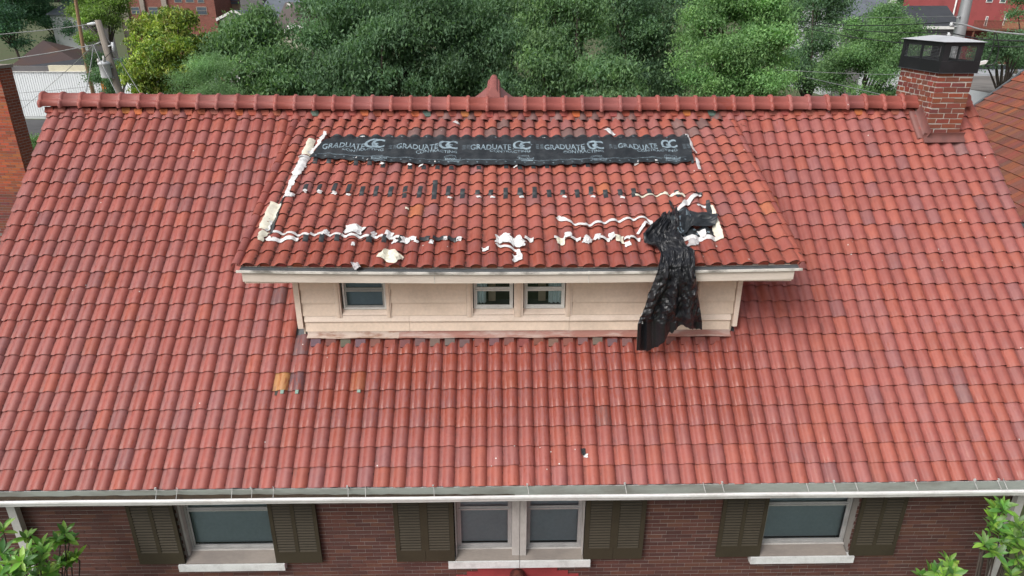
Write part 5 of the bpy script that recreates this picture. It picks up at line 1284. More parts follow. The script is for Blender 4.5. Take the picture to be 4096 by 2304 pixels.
# maroon hipped roof
HY = 78.0
ap = at_y(172, 161, HY+5); l, r = at_y(62, 262, HY), at_y(318, 250, HY)
hh = empty('hipped_house', ((l[0]+r[0])/2, HY+4, 0), 'small house with a dark maroon pyramid roof behind the metal building', 'house')
mb = MB(); B4 = [(l[0]-.5, HY, l[2]), (r[0]+.5, HY, l[2]), (r[0]+.5, HY+10, l[2]), (l[0]-.5, HY+10, l[2])]
for k in range(4): mb.poly([B4[k], B4[(k+1) % 4], tuple(ap)])
mb.build('roof', M_roof_m, hh); MB().box(l[0], r[0], HY+.5, HY+9.5, 0, l[2]-.02).build('wall', M_siding_far, hh)
def gable_house(name, label, x0, x1, Y, z_e, z_r, depth, wall, roof, ridge='x', cat='house'):
    t = empty(name, ((x0+x1)/2, Y+depth/2, 0), label, cat)
    MB().box(x0, x1, Y, Y+depth, 0, z_e).build('wall', wall, t); mb = MB(); o = .35; th = .15
    if ridge == 'x':
        for (ya, yb) in ((Y-o, Y+depth/2), (Y+depth+o, Y+depth/2)):
            mb.prism([(x0-o, ya, z_e-.05), (x1+o, ya, z_e-.05), (x1+o, yb, z_r), (x0-o, yb, z_r)][::1], (0, 0, th))
        for x in (x0, x1-.05): MB().prism([(x, Y, z_e), (x, Y+depth, z_e), (x, Y+depth/2, z_r)], (.05, 0, 0)).build('gable_end', wall, t)
    else:
        xm = (x0+x1)/2
        for (xa, xb) in ((x0-o, xm), (x1+o, xm)):
            mb.prism([(xa, Y-o, z_e-.05), (xa, Y+depth, z_e-.05), (xb, Y+depth, z_r), (xb, Y-o, z_r)], (0, 0, th))
            MB().prism([(xa, Y-o-.03, z_e-.1), (xb, Y-o-.03, z_r-.05), (xb, Y-o-.03, z_r+.2), (xa, Y-o-.03, z_e+.15)], (0, .028, 0)).build('bargeboard', M_white, t)
        MB().prism([(x0, Y, z_e), (x1, Y, z_e), (xm, Y, z_r)], (0, .05, 0)).build('gable_end', wall, t)
    mb.build('roof', roof, t); return t
# grey sided house in the trees
a, b = at_y(230, 190, 95), at_y(322, 60, 95); gs = gable_house('sided_house', 'pale sided house showing between the trees above the maroon roof', a[0], b[0], 95, b[2], b[2]+1.2, 8, M_siding_far, M_shingle_g)
# long brick mill with pilasters
BY = 105.0
a, b = at_y(482, 60, BY), at_y(868, 60, BY)
mill = empty('brick_mill', ((a[0]+b[0])/2, BY+8, 0), 'tall red brick mill with concrete pilasters behind the yellow-green magnolia', 'building')
MB().box(a[0], b[0], BY, BY+16, 0, 19).build('wall', M_brick_far, mill)
for (x0, x1) in ((483, 512), (565, 582), (652, 672), (838, 858)):
    p, q = at_y(x0, 30, BY)[0], at_y(x1, 30, BY)[0]; MB().box(p, q, BY-.35, BY-.002, 0, 19.3).build('pilaster', M_pilaster, mill)
wall_rects(mill, ((791, 29, 824, 57), (793, -14, 812, 10), (690, 30, 716, 56), (600, 30, 628, 56), (700, -22, 722, 8), (745, -22, 770, 8), (530, 30, 555, 54)), BY, M_pilaster, M_pane_far, .05)
a_ = at_y(862, 60, BY-3); MB().box(b[0]-.05, b[0]+1.0, BY-3, BY-.36, 0, 18).build('end_bay', M_brick_far, mill)
# tan block and grey block
def block(name, label, x0, x1, ytop, Y, depth, mat, roofmat, cat='building'):
    a, b = at_y(x0, ytop, Y), at_y(x1, ytop, Y); t = empty(name, ((a[0]+b[0])/2, Y+depth/2, 0), label, cat)
    MB().box(a[0], b[0], Y, Y+depth, 0, a[2]).build('wall', mat, t); MB().box(a[0]-.15, b[0]+.15, Y-.15, Y+depth, a[2]+.01, a[2]+.35).build('coping', roofmat, t); return t
tb_ = block('tan_block', 'tan brick block with a grey sloping roof right of the mill', 868, 955, 16, 112, 10, M_tan, M_shingle_g)
a, b = at_y(866, 15, 112), at_y(955, 15, 112); MB().prism([(a[0], 111.8, a[2]+.4), (b[0], 111.8, b[2]+.4), (b[0], 117, b[2]+3.2), (a[0], 117, a[2]+3.2)], (0, 0, .2)).build('slope', M_shingle_g, tb_)
block('grey_block', 'plain grey stucco block between the tan block and the slate roof', 955, 1045, -30, 100, 10, M_grey_w, M_shingle_d)
# white gabled house
WYg = 62
a, b, c_ = at_y(884, 80, WYg), at_y(1000, 80, WYg), at_y(945, 47, WYg)
wg = gable_house('white_gabled_house', 'white house with a white trimmed gable right of the mill', a[0], b[0], WYg, a[2], c_[2], 9, M_white, M_shingle_g, 'y')
# slate roofed house with a brown roofed wing and small gable
SYr = 70
a, b = at_y(1035, 78, SYr), at_y(1130, 78, SYr); sl_h = gable_house('slate_roofed_house', 'white house under a blue-grey shingle roof at upper left of centre', a[0], at_y(1245, 78, SYr)[0], SYr, a[2], at_y(1100, 4, SYr+5)[2], 10, M_white, M_shingle_g)
BYr = 55
a, b = at_y(1108, 128, BYr), at_y(1275, 128, BYr); br_h = gable_house('brown_roofed_house', 'house under a brown shingle roof with two small roof vents', a[0], b[0], BYr, a[2], at_y(1180, 16, BYr+5)[2], 10, M_siding_cr, M_shingle_b)
for (x, y) in ((1158, 26), (1217, 26), (1160, 115)):
    P = on_plane(x, y, (0, BYr-.35, a[2]), (0, -(at_y(1180, 16, BYr+5)[2]-a[2]), 5.35)); MB().box(P[0]-.2, P[0]+.2, P[1]-.15, P[1]+.2, P[2]-.1, P[2]+.28).build('roof_vent', M_white, br_h)
GYs = 52
a, b, c_ = at_y(1150, 130, GYs), at_y(1228, 130, GYs), at_y(1191, 103, GYs); gable_house('cream_gabled_shed', 'small cream sided gable with white trim below the brown roof', a[0], b[0], GYs, a[2], c_[2], 4, M_siding_cr, M_shingle_b, 'y', 'shed')
# right side: grey roof with turbine vent, charcoal hip roof, red building
KY = 82
a, b = at_y(3330, 80, KY), at_y(3590, 80, KY); kh = gable_house('grey_roofed_house', 'grey shingle roof with a round white vent behind the right trees', a[0], b[0], KY, a[2], at_y(3450, -30, KY+6)[2], 12, M_siding_far, M_shingle_g)
P = at_y(3568, 18, KY-1); mb = MB(); mb.tube([(P[0], P[1], P[2]-1.5), (P[0], P[1], P[2]), (P[0], P[1], P[2]+.35), (P[0], P[1], P[2]+.7), (P[0], P[1], P[2]+.85)], (.35, .35, .55, .45, .1), 12); mb.build('turbine_vent', M_white, kh)
QY = 66
r0, r1, e0, e1 = at_y(3600, 23, QY+5), at_y(3788, 23, QY+5), at_y(3580, 106, QY), at_y(3835, 106, QY)
ch = empty('charcoal_roofed_house', ((e0[0]+e1[0])/2, QY+5, 0), 'house under a charcoal hipped roof behind the chimney cap', 'house')
mb = MB(); ze = e0[2]; bx0, bx1 = e0[0]-1.5, e1[0]+.4
mb.quad((bx0, QY, ze), (bx1, QY, ze), tuple(r1), tuple((r0[0]-1.5, r0[1], r0[2]))); mb.poly([(bx1, QY, ze), (bx1, QY+10, ze), tuple(r1)]); mb.quad((bx1, QY+10, ze), (bx0, QY+10, ze), (r0[0]-1.5, r0[1], r0[2]), tuple(r1)); mb.poly([(bx0, QY+10, ze), (bx0, QY, ze), (r0[0]-1.5, r0[1], r0[2])])
mb.build('roof', M_shingle_d, ch); MB().box(bx0+.4, bx1-.4, QY+.4, QY+9.6, 0, ze-.02).build('wall', M_grey_w, ch); MB().box(bx0, bx1, QY-.12, QY-.01, ze-.25, ze+.05).build('fascia', M_white, ch)
RY = 76
a, b = at_y(3812, 100, RY), at_y(4230, 100, RY)
rb = empty('red_building', ((a[0]+b[0])/2, RY+6, 0), 'red painted brick building with white windows and a timber deck, top right', 'building')
MB().box(a[0], b[0], RY, RY+12, 0, 17).build('wall', M_redp, rb)
wall_rects(rb, ((3946, -20, 3973, 7), (4000, -20, 4026, 9), (4012, 55, 4027, 99)), RY, M_white, M_pane_far, .06)
wall_rects(rb, ((3938, 68, 3950, 102),), RY, M_white, M_pane_far, .06)
P = at_y(3820, 20, RY); MB().tube([(P[0], RY-.1, 0), (P[0], RY-.1, 16)], .09, 8).build('downpipe', M_white, rb)
d0, d1 = at_y(3895, 100, RY-2.5), at_y(4200, 100, RY-2.5); dz = at_y(3950, 116, RY-2.5)[2]
dk_ = MB().box(d0[0], d1[0], RY-2.5, RY-.05, dz-.2, dz).build('deck', M_deck, rb)
n = 0
for x in np.arange(d0[0], d1[0], .16): MB().box(x, x+.06, RY-2.5, RY-2.45, dz+.08, dz+.85).build('baluster', M_deck if x < at_y(4010, 100, RY-2.5)[0] else M_deck_l, dk_)
MB().box(d0[0], d1[0], RY-2.53, RY-2.44, dz+.86, dz+.95).build('rail', M_deck, dk_)
for x in (d0[0]+.2, d0[0]+3, d0[0]+6): MB().box(x, x+.15, RY-2.45, RY-2.3, 0, dz-.21).build('post', M_deck, dk_)
# flat roofed building on the right
fz = 4.6
f1, f2, f3 = at_z(3925, 270, fz), at_z(4150, 296, fz), at_z(3860, 420, fz)
fb_ = empty('flat_roofed_building', (f2[0], f1[1]-5, 0), 'low flat roofed building with pale parapet beyond the chimney', 'building')
FX0 = at_z(3790, 330, fz)[0]; FYb, FYf = f1[1], at_z(3950, 440, fz)[1]
MB().box(FX0, FX0+22, FYf, FYb, 0, fz-.25).build('wall', M_siding_far, fb_)
MB().box(FX0, FX0+22, FYf, FYb, fz-.24, fz-.2).build('roof_deck', M_flatroof, fb_)
MB().box(FX0, FX0+22, FYb-6.5, FYb-.35, fz-.198, fz-.185).build('pale_membrane', M_membrane_l, fb_)
MB().box(FX0, FX0+22, FYb-.3, FYb, fz-.19, fz+.30).build('parapet', M_shingle_d, fb_); MB().box(FX0-.05, FX0+22, FYb-.34, FYb+.05, fz+.305, fz+.36).build('coping', M_membrane_l, fb_)
MB().box(FX0, FX0+22, FYf-.05, FYf+.25, fz-.19, fz-.05).build('front_kerb', M_membrane_l, fb_)
P = at_z(3960, 305, fz); MB().box(P[0]-2.5, P[0]+3.2, P[1]-.1, P[1]+.1, fz+.05, fz+.22).build('duct', M_membrane_l, fb_)

# ================================================================== POLES, WIRES
def wire(pts, rad, mat, label, group=None, n=6, name='overhead_wire'):
    P = [np.array(p, float) for p in pts]; out = []
    for k in range(len(P)-1):
        for t in np.linspace(0, 1, 12)[:-1 if k < len(P)-2 else None]:
            p0, p1, p2, p3 = P[max(k-1, 0)], P[k], P[k+1], P[min(k+2, len(P)-1)]
            out.append(.5*((2*p1)+(-p0+p2)*t+(2*p0-5*p1+4*p2-p3)*t*t+(-p0+3*p1-3*p2+p3)*t**3))
    mb = MB(); mb.tube(out, rad, n); return tag(mb.build(name, mat), label, 'wire', group)
PYl = 15.0
pt, pb = at_y(391, 80, PYl), at_y(478, 370, PYl)
pole = empty('utility_pole', (pb[0], PYl, 0), 'grey wooden utility pole carrying a transformer, behind the left ridge', 'utility pole')
MB().tube([(pb[0]+(pb[0]-pt[0])*.0, PYl, 0), (pb[0], PYl, pb[2]), (pt[0], PYl, pt[2])], (.155, .135, .105), 14).build('shaft', M_wood, pole)
c0, c1 = at_y(415, 250, PYl-.28), at_y(428, 312, PYl-.28)
tx = c0[0]; zt_, zb2_ = c0[2]-.02, c1[2]
tr_ = MB(); tr_.tube([(tx, PYl-.28, zb2_), (tx, PYl-.28, zb2_+.04), (tx, PYl-.28, zt_-.06), (tx, PYl-.28, zt_-.05), (tx, PYl-.28, zt_), (tx, PYl-.28, zt_+.06), (tx, PYl-.28, zt_+.09)], (.17, .185, .185, .21, .21, .16, .04), 20); trf = tr_.build('transformer', M_porc, pole)
MB().tube([(tx+.08, PYl-.38, zt_+.06), (tx+.08, PYl-.38, zt_+.26)], (.05, .03), 10).build('bushing', M_white, trf)
MB().tube([(tx-.12, PYl-.4, zt_+.05), (tx-.12, PYl-.4, zt_+.16)], (.04, .03), 10).build('bushing', M_white, trf)
for dz_ in (-.18, -.55): MB().box(tx-.06, pb[0]+.02, PYl-.22, PYl-.12, zt_+dz_, zt_+dz_+.06).build('bracket', M_galv, trf)
P = at_y(458, 182, PYl); mb = MB(); mb.tube([(pt[0]+.12, PYl, P[2]-.05), (P[0]-.05, PYl-.1, P[2]+.02)], .025, 6); mb.tube([(P[0], PYl-.1, P[2]-.2), (P[0], PYl-.1, P[2]+.12)], (.06, .045), 8); mb.build('cutout_switch', M_porc, pole)
P = at_y(370, 95, PYl); MB().tube([(P[0]-.18, PYl, P[2]-.02), (P[0], PYl, P[2]), (P[0]+.2, PYl, P[2]+.02)], (.04, .06, .04), 8).build('insulator', M_porc, pole)
node = at_y(374, 180, PYl); MB().tube([tuple(node), tuple(at_y(404, 168, PYl))], .02, 6).build('cable_bracket', M_galv, pole)
Lx = lambda x, y, Y=PYl: at_y(x, y, Y)
wire([Lx(-260, 172), Lx(0, 138), Lx(200, 118), Lx(372, 95)], .014, M_cable_g, 'upper pale cable running left from the utility pole top')
wire([Lx(-260, 300), Lx(0, 244), Lx(200, 212), Lx(374, 180)], .018, M_cable_g, 'twisted pale service cable running left below the upper one')
wire([node, Lx(300, 252, 24), Lx(190, 350, 38), Lx(76, 446, 58)], .014, M_cable_g, 'long service drop slanting down across the white metal wall')
wire([node, Lx(366, 240, 14), Lx(355, 310, 13), Lx(345, 366, 12)], .014, M_cable_g, 'service drop falling steeply in front of the transformer, left')
wire([node, Lx(402, 245, 14), Lx(440, 320, 13), Lx(466, 372, 12)], .014, M_cable_g, 'black and white drop passing in front of the transformer')
wire([Lx(404, 100), Lx(450, 190), Lx(500, 275), Lx(560, 372, 14)], .012, M_cable_g, 'thin guy wire slanting down right of the utility pole')
wire([Lx(450, 200), Lx(436, 216, 14.6), Lx(420, 232, 14.7)], .012, M_cable_b, 'short jumper from the cutout switch to the transformer')
wire([Lx(80, 372, 60), Lx(200, 362, 60), Lx(370, 345, 60)], .02, M_cable_g, 'thin upper cable crossing the lower white metal wall')
wire([Lx(80, 402, 60), Lx(200, 396, 60), Lx(370, 380, 60)], .02, M_cable_g, 'thin lower cable crossing the lower white metal wall')
FYp = 62
a, b = at_y(302, 0, 60), at_y(335, 205, 60); wp = MB(); wp.tube([(b[0], 60, 0), tuple(b), tuple(a), tuple(a+(a-b)*.3)], (.2, .18, .15, .14), 10); tag(wp.build('utility_pole', M_wood_b), 'bare brown wooden pole standing among the far left trees', 'utility pole')
P = at_y(395, 228, 50); MB_ = MB(); MB_.hexa([(P[0]-.32, 50, 0), (P[0]+.32, 50, 0), (P[0]+.32, 50.1, 0), (P[0]-.32, 50.1, 0), (P[0]-.32, 50, P[2]+.3), (P[0]+.32, 50, P[2]+.3), (P[0]+.32, 50.1, P[2]+.3), (P[0]-.32, 50.1, P[2]+.3)])
tag(MB_.build('marker_board', M_orange), 'orange marker board glimpsed behind the transformer', 'sign')
# galvanised pole on the right
SYp = 12.0
st_, sb_ = at_y(3868, 0, SYp), at_y(3838, 130, SYp)
sp_ = empty('steel_pole', (sb_[0], SYp, 0), 'galvanised steel pole rising behind the chimney cap', 'utility pole')
MB().tube([(sb_[0]-.02, SYp, 0), tuple(sb_), tuple(st_), tuple(st_+(st_-sb_)*.5)], (.24, .185, .165, .16), 12).build('shaft', M_galv, sp_)
for (x, y) in ((3807, 95), (3797, 135)):
    P = at_y(x, y, SYp-.1); mb = MB(); mb.tube([(P[0], P[1], P[2]-.09), (P[0], P[1], P[2]-.03), (P[0], P[1], P[2]), (P[0], P[1], P[2]+.04)], (.035, .07, .05, .06), 10); mb.tube([(P[0], P[1], P[2]-.08), (sb_[0], SYp, P[2]-.1)], .02, 6); mb.build('insulator', M_porc, sp_)
P = at_y(3836, 68, SYp-.2); MB().tube([(P[0]-.08, P[1], P[2]-.02), (P[0], P[1], P[2]), (P[0]+.1, P[1]+.1, P[2]+.0)], .025, 8).build('hook', M_galv, sp_)
Rx = at_y
wire([Rx(3130, 78, 27), Rx(3350, 98, 20), Rx(3500, 102, 16.5), Rx(3640, 97, 14), Rx(3807, 90, 11.9)], .016, M_cable_b, 'uppermost black wire crossing the right trees to the steel pole')
wire([Rx(3130, 82, 27), Rx(3400, 118, 19), Rx(3560, 129, 15), Rx(3680, 131, 13.2), Rx(3797, 130, 11.9)], .016, M_cable_b, 'second black wire crossing the right trees to the steel pole')
wire([Rx(3130, 92, 27), Rx(3350, 138, 20), Rx(3500, 160, 16.5), Rx(3620, 173, 14), Rx(3760, 182, 11.9), Rx(3850, 184, 11)], .018, M_cable_b, 'third sagging black wire passing behind the chimney cap')
wire([Rx(3807, 90, 11.9), Rx(3870, 102, 11.3), Rx(3940, 121, 10.6), Rx(4096, 138, 9.6), Rx(4300, 150, 8.5)], .026, M_cable_g, 'thick twisted cable leaving the steel pole at the far right')
wire([Rx(3797, 130, 11.9), Rx(3850, 142, 11.3), Rx(3930, 156, 10.6), Rx(4096, 164, 9.6), Rx(4300, 166, 8.5)], .018, M_cable_b, 'black cable below the thick twisted one at the far right')
wire([Rx(3900, 180, 11), Rx(4000, 186, 10.2), Rx(4300, 190, 8.5)], .014, M_cable_b, 'lowest thin black cable right of the chimney cap')
wire([Rx(3130, 280, 16), Rx(3350, 292, 14), Rx(3620, 300, 11)], .008, M_cable_g, 'hair-thin wire across the lower right trees')
wire([Rx(3150, 292, 22), Rx(3220, 308, 18), Rx(3380, 344, 11), Rx(3530, 380, 6)], .012, M_cable_g, 'pale wire slanting down to the ridge near the chimney')
wire([Rx(3130, 66, 40), Rx(3500, 70, 30), Rx(3830, 65, 13)], .01, M_cable_g, 'faint grey wire at the top right over the trees')
wire([Rx(3985, 132, 10), Rx(3994, 180, 10), Rx(3990, 225, 10), Rx(3972, 258, 10), Rx(3940, 262, 10)], .016, M_cable_b, 'black cable loop hanging down to the white service head')
wire([Rx(3978, 132, 10), Rx(3974, 175, 10), Rx(3962, 215, 10), Rx(3945, 250, 10)], .012, M_cable_b, 'thinner black drop beside the cable loop')
P = at_y(3930, 252, 10.0); mb = MB(); mb.hexa([(P[0]-.10, 9.95, P[2]-.06), (P[0]+.08, 9.95, P[2]-.02), (P[0]+.08, 10.1, P[2]-.02), (P[0]-.10, 10.1, P[2]-.06), (P[0]-.10, 9.95, P[2]+.03), (P[0]+.13, 9.95, P[2]+.08), (P[0]+.13, 10.1, P[2]+.08), (P[0]-.10, 10.1, P[2]+.03)]); 
tag(mb.build('service_head', M_white), 'white cable service head hanging right of the chimney', 'service head')

# ================================================================== TREES
LEAFGAIN = 3.0
def leaf_cloud(centers, crad, n, size, ratio, droop, palette, cvar, rs, flat=.75, upb=.5, gid=None):
    m = len(centers); idx = rs.integers(0, m, n)
    c = centers[idx] + rs.normal(0, 1, (n, 3))*np.array([1, 1, flat])*crad[idx][:, None]
    a = rs.normal(0, 1, (n, 3)); a[:, 2] -= droop; a /= np.linalg.norm(a, axis=1, keepdims=True)
    nr_ = rs.normal(0, 1, (n, 3)); nr_[:, 2] += upb*3; nr_[:, 1] -= upb
    b = np.cross(nr_, a); b /= (np.linalg.norm(b, axis=1, keepdims=True)+1e-9)
    nn = np.cross(a, b)
    L = size*rs.uniform(.65, 1.25, n)[:, None]; w = L*ratio
    v = np.empty((n, 4, 3)); v[:, 0] = c-a*L*.5; v[:, 1] = c+b*w*.5+nn*w*.12; v[:, 2] = c+a*L*.5-np.array([0, 0, 1])*L*.08*droop; v[:, 3] = c-b*w*.5+nn*w*.12
    pal = np.array(palette); gv = 1+cvar*rs.normal(0, 1, (gid.max()+1, 1)); ct = pal[rs.integers(0, len(pal), m)]*gv[gid]*(1+.5*cvar*rs.normal(0, 1, (m, 1)))
    col = .55*ct[idx]+.45*pal[rs.integers(0, len(pal), n)]; col = np.clip(col*rs.uniform(.85, 1.15, (n, 1))*LEAFGAIN, .004, 1)
    t = np.ones((n, 4, 4)); t[:, :, :3] = col[:, None, :]
    return v.reshape(-1, 3), t.reshape(-1, 4)
def crown_points(blobs, m, rs, shell=.55, sub=None):
    """sprays of leaves gathered in rounded tufts spread over the crown"""
    vol = np.array([r[0]*r[1]*r[2] for _, r in blobs])**.67; pr = vol/vol.sum()
    nt = max(10, m//13); T = []
    for k in rs.choice(len(blobs), nt, p=pr):
        c, r = blobs[k]; d = rs.normal(0, 1, 3); d /= np.linalg.norm(d)
        rad = shell+(1-shell)*rs.random()**.5; rad *= 1+.25*mnoise.noise((d[0]*2.2+k*7, d[1]*2.2, d[2]*2.2))
        T.append((np.array(c)+d*np.array(r)*rad*.9, (r[0]+r[1]+r[2])/3))
    out = []; gid = rs.integers(0, nt, m)
    for g in gid:
        c, R0 = T[g]; d = rs.normal(0, 1, 3); d[2] = abs(d[2])*.9-.25; d /= np.linalg.norm(d)
        tr = R0*.40*(.65+.35*rs.random()); out.append(c+d*tr*np.array([1.1, 1.1, .75]))
    return np.array(out), gid
def tree(name, label, base, blobs, clusters, crad, n, size, ratio, droop, palette, seed, mat=M_leaf, cvar=.26, cat='tree', group=None, trunk=.22, shell=.5, limbs=14, flat=.7, upb=.5):
    rs = np.random.default_rng(seed); t = empty(name, base, label, cat, group)
    C, gid = crown_points(blobs, clusters, rs, shell); R0 = crad*rs.uniform(.6, 1.4, clusters)
    v, col = leaf_cloud(C, R0, n, size, ratio, droop, palette, cvar, rs, flat, upb, gid)
    me = raw_mesh('crown', v-np.array(base), np.arange(len(v)).reshape(-1, 4), mat, col); o = bpy.data.objects.new('crown', me); link(o, t, base)
    mb = MB(); b0 = np.array(base, float); cen = np.mean([c for c, _ in blobs], axis=0); zc_ = max(cen[2], b0[2]+1.0)
    fork = np.array([b0[0]*.6+cen[0]*.4, b0[1]*.6+cen[1]*.4, b0[2]+(zc_-b0[2])*.55])
    mb.tube([b0, (b0+fork)/2+rs.normal(0, .08, 3)*np.array([1, 1, 0]), fork], (trunk, trunk*.85, trunk*.7), 9)
    for q in rs.choice(clusters, min(limbs, clusters), replace=False):
        e = C[q]; m1 = fork+(e-fork)*.45+rs.normal(0, .15, 3)+np.array([0, 0, .2]); mb.tube([fork, m1, e], (trunk*.5, trunk*.3, trunk*.08), 6)
    mb.build('trunk', M_bark, t); return t
def blob(x0, y0, x1, y1, Y, dy=None, fat=1.0):
    a, b = at_y(x0, y1, Y), at_y(x1, y0, Y); rx, rz_ = (b[0]-a[0])/2, (b[2]-a[2])/2
    return ((np.array([(a[0]+b[0])/2, Y, (a[2]+b[2])/2])), (rx, dy or (rx+rz_)/2*.8, rz_))
def gpos(x, y, Y): P = at_y(x, y, Y); return (P[0], Y, 0)
DK = [(.034, .064, .036), (.042, .076, .041), (.054, .092, .045), (.030, .056, .034)]
MG = [(.044, .080, .040), (.058, .100, .046), (.070, .114, .048), (.036, .066, .037)]
BR = [(.055, .104, .042), (.070, .124, .048), (.046, .090, .040), (.082, .138, .052)]
MAGN = [(.105, .150, .022), (.060, .100, .022), (.140, .175, .028), (.085, .080, .022), (.040, .075, .022)]
CON = [(.065, .112, .055), (.082, .134, .062), (.052, .092, .045)]
BLU = [(.024, .058, .036), (.032, .070, .042), (.045, .092, .050), (.020, .045, .032)]
# far left
tree('dark_tree', 'tall dark blue-green tree filling the far upper left corner', gpos(60, 100, 92), [blob(-260, -160, 120, 220, 92), blob(-60, -120, 230, 150, 95), blob(-120, 90, 90, 250, 88)], 420, .55, 34000, .34, .5, .3, BLU, 11)
tree('dark_tree', 'broad dark tree right of the far left corner tree', gpos(230, 100, 100), [blob(90, -140, 330, 130, 100), blob(180, 40, 300, 190, 96)], 300, .5, 26000, .32, .5, .3, BLU, 12)
tree('yellow_green_tree', 'yellow-green tree left of the brick mill', gpos(440, 100, 84), [blob(330, -60, 500, 120, 84), blob(350, 60, 470, 200, 82), blob(270, -80, 350, 90, 86)], 220, .42, 24000, .26, .55, .2, [(.075, .115, .03), (.095, .14, .034), (.055, .09, .03)], 13)
tree('dark_tree', 'deep blue-green tree behind the bare brown pole', gpos(390, 60, 108), [blob(300, -120, 440, 130, 108)], 120, .6, 12000, .36, .5, .2, BLU, 14)
tree('small_leaf_tree', 'small dark tree behind the transformer pole', gpos(440, 300, 40), [blob(385, 180, 500, 330, 40), blob(355, 270, 470, 400, 36)], 150, .22, 15000, .12, .5, .5, DK, 15)
tree('garden_shrub', 'green shrub beside the drive at the left roof end', gpos(120, 620, 9), [blob(85, 520, 190, 700, 9), blob(90, 600, 170, 760, 8)], 120, .12, 9000, .07, .5, .2, MG+[(.08, .14, .05)], 16, trunk=.06, cat='shrub')
# magnolia: whorled big leaves
tree('magnolia_tree', 'yellow-green magnolia tree right of the utility pole', gpos(660, 300, 20), [blob(545, 60, 800, 390, 20), blob(560, 45, 690, 200, 20.5), blob(650, 40, 780, 180, 20), blob(540, 180, 700, 420, 19.2), blob(650, 190, 780, 420, 19.6)], 900, .13, 30000, .165, .42, -.9, MAGN, 17, mat=M_leaf_g, cvar=.22, shell=.62, upb=.15, flat=.8)
# conifer with drooping feathery sprays
tree('feathery_conifer', 'feathery light green conifer right of the magnolia', gpos(850, 380, 15), [blob(740, 250, 960, 470, 15), blob(790, 200, 900, 330, 15), blob(720, 330, 990, 560, 14.6)], 420, .17, 52000, .075, .22, .9, CON, 18, mat=M_leaf_n, shell=.45, upb=.2)
# broadleaf trees along the back garden
tree('broadleaf_tree', 'drooping dark broadleaf tree between conifer and white gabled house', gpos(1000, 300, 20), [blob(840, 130, 1160, 420, 20), blob(880, 60, 1080, 260, 20.5), blob(1000, 150, 1260, 420, 19.5), blob(1010, 0, 1090, 120, 21)], 560, .28, 34000, .19, .40, 1.1, MG, 19)
tree('broadleaf_tree', 'large dark broadleaf tree left of the rear gable peak', gpos(1500, 300, 21), [blob(1230, -60, 1640, 280, 22), blob(1180, 180, 1560, 460, 20), blob(1400, 60, 1800, 420, 20.5), blob(1560, -140, 1960, 240, 22), blob(1240, -40, 1420, 120, 22)], 1000, .32, 64000, .19, .40, 1.1, DK+MG[:1], 20, trunk=.3)
tree('broadleaf_tree', 'leaning dark tree directly behind the rear gable peak', gpos(1900, 300, 23), [blob(1720, -120, 2200, 260, 24), blob(1700, 180, 2080, 460, 22.5), blob(1900, 100, 2260, 440, 22)], 700, .32, 48000, .19, .40, 1.1, DK, 21, trunk=.3)
tree('broadleaf_tree', 'glossy mid green tree right of the rear gable peak', gpos(2300, 320, 20), [blob(2060, 150, 2380, 440, 20), blob(2250, 240, 2560, 470, 19), blob(2050, -80, 2420, 240, 22)], 700, .28, 48000, .18, .40, 1.1, MG, 22)
tree('broadleaf_tree', 'tall shaded tree between the centre and the bright tree', gpos(2560, 320, 26), [blob(2350, -140, 2760, 200, 26), blob(2420, 120, 2740, 360, 26), blob(2500, 260, 2760, 420, 25)], 560, .34, 44000, .18, .42, .8, DK, 23, trunk=.3)
tree('bright_tree', 'bright light green tree left of the overhead wires at right', gpos(2980, 320, 19), [blob(2720, -80, 3180, 260, 20), blob(2700, 140, 3080, 430, 19), blob(2900, 120, 3230, 420, 18.5), blob(2780, -140, 3180, 90, 21), blob(3100, 300, 3250, 420, 18)], 950, .26, 80000, .13, .5, .8, BR, 24, trunk=.28)
tree('dark_tree', 'dark green tree just behind the bright tree on the right', gpos(3260, 250, 34), [blob(3120, -60, 3420, 160, 36), blob(3140, 100, 3360, 400, 34)], 360, .36, 34000, .15, .5, .4, DK, 25)
tree('rounded_tree', 'rounded yellow-green tree left of the chimney', gpos(3430, 250, 30), [blob(3260, 150, 3560, 420, 30), blob(3320, 80, 3600, 300, 31), blob(3480, 20, 3640, 220, 32), blob(3420, 90, 3730, 260, 31), blob(3400, 250, 3640, 450, 29), blob(3530, 190, 3740, 430, 28.5)], 700, .30, 62000, .14, .5, .2, BR+MG, 26)
tree('dark_tree', 'dark trees seen behind the chimney cap, before the deck', gpos(4020, 240, 44), [blob(3880, 130, 4120, 300, 44), blob(4040, 120, 4300, 320, 46)], 240, .4, 24000, .18, .5, .3, DK+MG[:1], 27)
tree('dark_tree', 'tree at the upper right corner beside the red building', gpos(4110, 60, 60), [blob(4050, -60, 4260, 110, 60)], 110, .4, 10000, .22, .5, .3, MG, 28)
tree('dark_tree', 'far dark tree above the charcoal hipped roof', gpos(3680, 20, 120), [blob(3560, -60, 3830, 40, 120)], 130, .7, 10000, .4, .5, .3, DK, 29)
tree('dark_tree', 'far tree closing the view behind the middle trees', gpos(2100, 60, 60), [blob(1700, -160, 2300, 200, 60), blob(2200, -160, 2700, 200, 62), blob(1250, -160, 1800, 220, 60)], 420, .9, 30000, .45, .55, .4, DK, 30)

